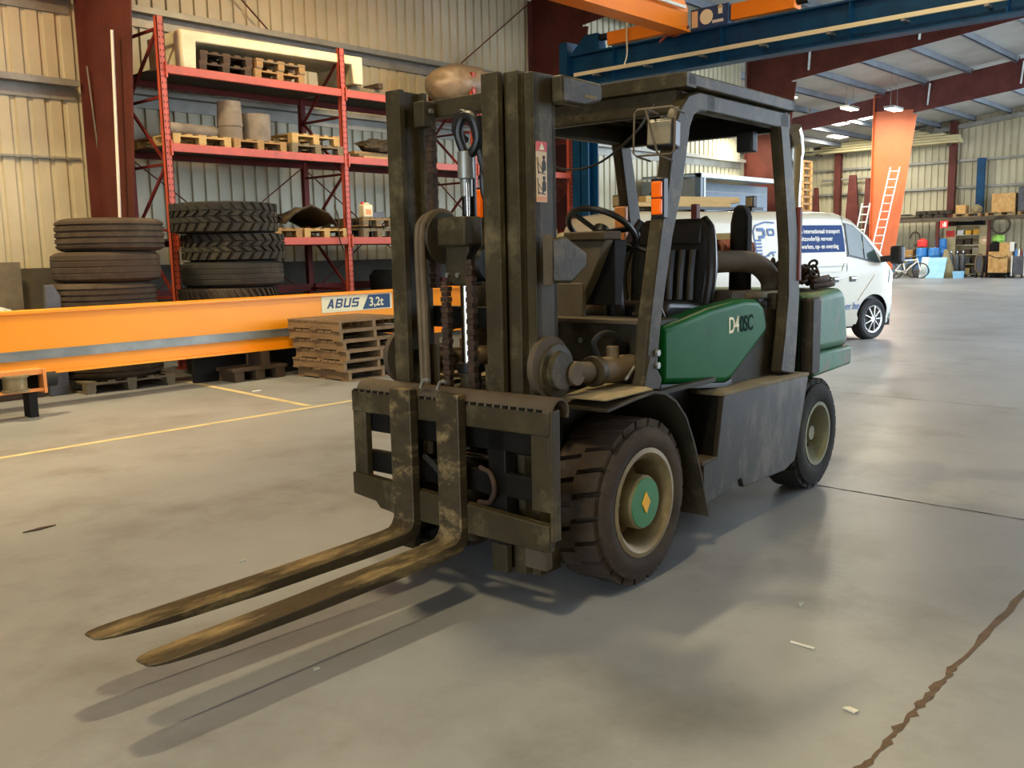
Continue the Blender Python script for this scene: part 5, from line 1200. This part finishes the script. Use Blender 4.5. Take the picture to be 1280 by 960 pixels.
far('sheet_panel', MB().b2(-.02, .02, -.38, .38, 0, .98), 'lightblue', 'light blue sheet leaning before the blue barrels, front one', 'sheet', 0, (43.25, 14.0, 0), (0, .42, 0))
far('sheet_panel', MB().b2(-.02, .02, -.16, .16, 0, 1.0), 'wrap', 'pale narrow sheet leaning before the barrels next to the bicycle', 'sheet', 0, (43.35, 14.55, 0), (0, .42, 0))
far('straw_heap', MB().lathe([(0, 0), (.42, 0), (.30, .5), (.12, 1.0), (.08, 1.25), (0, 1.25)], 'z', n=20), 'straw', 'tall straw-coloured broom-like heap between barrels and cabinet', 'heap', 0, (43.9, 13.75, 0))
far('storage_bin', MB().prism([(-.15, 0), (.15, 0), (.2, .3), (-.2, .3)], 'x', -.2, .2), 'lightblue', 'small pale blue bin on the floor before the cabinet', 'bin', .01, (43.4, 13.05, 0))
far('carton', MB().b2(-.2, .2, -.3, .3, 0, .35), 'ply', 'tan carton among the clutter right above the van mirror', 'carton', .01, (45.6, 16.0, .9))
far('workbench', MB().b2(-.4, .4, -1.2, 1.2, .82, .9).b2(-.35, -.3, -1.1, -1.0, 0, .82).b2(-.35, -.3, 1.0, 1.1, 0, .82).b2(.3, .35, -1.1, -1.0, 0, .82).b2(.3, .35, 1.0, 1.1, 0, .82), 'wood4', 'dark bench behind the bicycles', 'bench', 0, (45.6, 16.2, 0))
for k, (y, m, lab) in enumerate(((16.6, 'stred', 'small red item on the bench above the van mirror'), (16.35, 'white', 'white item on the bench above the van mirror'), (15.6, 'junk', 'dark lump on the bench beside the tan carton'), (15.35, 'white', 'pale item on the bench end near the red canister'))):
    far('bench_item', MB().blob((0, 0, .14), (.14, .14, .14), k, .25, 2), m, lab, 'item', 0, (45.5, y, .9))
far('cable_coil', MB().tube([(0, .22*math.cos(2*PI*k/20), 1.85+.3*math.sin(2*PI*k/20)) for k in range(17)], .035, 8), 'junk', 'dark hose loop hanging below the shelf left of the sign', 'hose', 0, (44.6, 15.35, -.1))
for k in range(3):
    g = thing('gas_bottle', 'dark gas bottle before the left cabinet door, %s' % ('left one', 'middle one', 'right one')[k], 'bottle', (44.6, 13.75-.25*k, 0), 0, 'gas bottles')
    MB().lathe([(0, 0), (.10, 0), (.11, .03), (.11, .85), (.07, 1.0), (.03, 1.04), (.03, 1.12), (0, 1.12)], 'z', n=16).build('cylinder', 'greymachine', g); MB().cyl((0, 0, 1.1), (0, 0, 1.16), .045, n=10).build('valve', 'alloy', g)
# welding trolley and cart with wooden box
wt = thing('welding_trolley', 'dark welding trolley with looped cable right of the cabinet', 'trolley', (44.3, 12.4, 0))
MB().b2(-.3, .3, -.14, .14, .2, .95).build('machine', 'greymachine', wt, .03)
MB().tube([(-.32, .15*math.cos(2*PI*k/16), .62+.42*math.sin(2*PI*k/16)) for k in range(16)], .035, 8, True).build('cable_loop', 'pipe', wt)
for s in (-1, 1): MB().cyl((-.25, s*.12-.03, .12), (-.25, s*.12+.03, .12), .12).build('wheel', 'black', wt)
ct = thing('box_cart', 'cart with a pale wooden box front standing by the far wall', 'cart', (44.1, 11.6, 0))
MB().b2(-.35, .35, -.38, .38, .22, 1.12).build('box', 'ply', ct, .015)
for sx in (-1, 1):
    for s in (-1, 1): MB().cyl((sx*.25, s*.32-.025, .1), (sx*.25, s*.32+.025, .1), .1).build('caster', 'black', ct)
MB().b2(-.38, .38, -.4, .4, .19, .23).build('tray', 'blackmatt', ct, smooth=False)
MB().tube([(-.37, .36, 1.0), (-.38, .1, .88), (-.38, -.2, .86), (-.37, -.38, .95)], .015, 8, False, 4).build('cable', 'drill', ct)
far('carton', MB().b2(-.2, .2, -.17, .17, 0, .38), 'ply', 'small carton on the wooden cart box', 'carton', .01, (44.1, 11.43, 1.12))
far('label_board', MB().b2(-.02, .02, -.08, .08, 0, .40), 'white', 'white card beside the small carton on the cart', 'card', 0, (44.0, 11.13, 1.12))
far('wheel_disc', MB().cyl((-.08, 0, .22), (.08, 0, .22), .22, n=24), 'blackmatt', 'round black disc standing on the cart left of the carton', 'disc', 0, (44.1, 11.81, 1.12))
far('plastic_bag', MB().blob((0, 0, .2), (.2, .26, .2), 8, .2, 3), 'lime', 'lime green bag above the black disc at the far wall', 'bag', 0, (44.95, 11.95, 1.45))
far('tool_rack', MB().b2(-.2, .2, -.5, .5, 0, 1.45), 'junk', 'dark rack behind the cart under the lime bag', 'rack', .01, (45.0, 11.75, 0))
tt = thing('trolley_bin', 'dark two-post trolley with blue and purple bottles at the far right', 'trolley', (44.0, 10.8, 0))
MB().b2(-.25, .25, -.2, .2, .15, .92).build('bin', 'greymachine', tt, .02)
for s in (-1, 1): MB().b2(-.28, -.24, s*.24-.02, s*.24+.02, .1, .95).build('post', 'white', tt, smooth=False); MB().cyl((-.2, s*.15-.02, .08), (-.2, s*.15+.02, .08), .08).build('caster', 'black', tt)
for k in range(4):
    far('spray_bottle', MB().lathe([(0, 0), (.055, 0), (.055, .18), (.025, .24), (.025, .3), (0, .3)], 'z', n=12), ('barrel', 'white', 'maroon', 'lightblue')[k], '%s bottle on the dark trolley at the far right' % ('blue', 'white', 'dark red', 'pale blue')[k], 'bottle', 0, (43.95, 10.95-.11*k, .92))
gb = thing('waste_container', 'olive wheeled container cut by the right photo edge', 'container', (44.2, 10.1, 0))
MB().b2(-.35, .35, -.35, .35, .2, .82).build('tub', 'olive', gb, .02); MB().b2(-.38, .38, -.38, .38, .82, .90).build('rim', 'lumber', gb, .01)
for s in (-1, 1): MB().cyl((-.25, s*.25-.03, .1), (-.25, s*.25+.03, .1), .1).build('caster', 'black', gb)
# put the rack's empty at its foot
off = Vector((RX[0], RY, 0)); rk.location = off
for c_ in rk.children: c_.location = c_.location-off
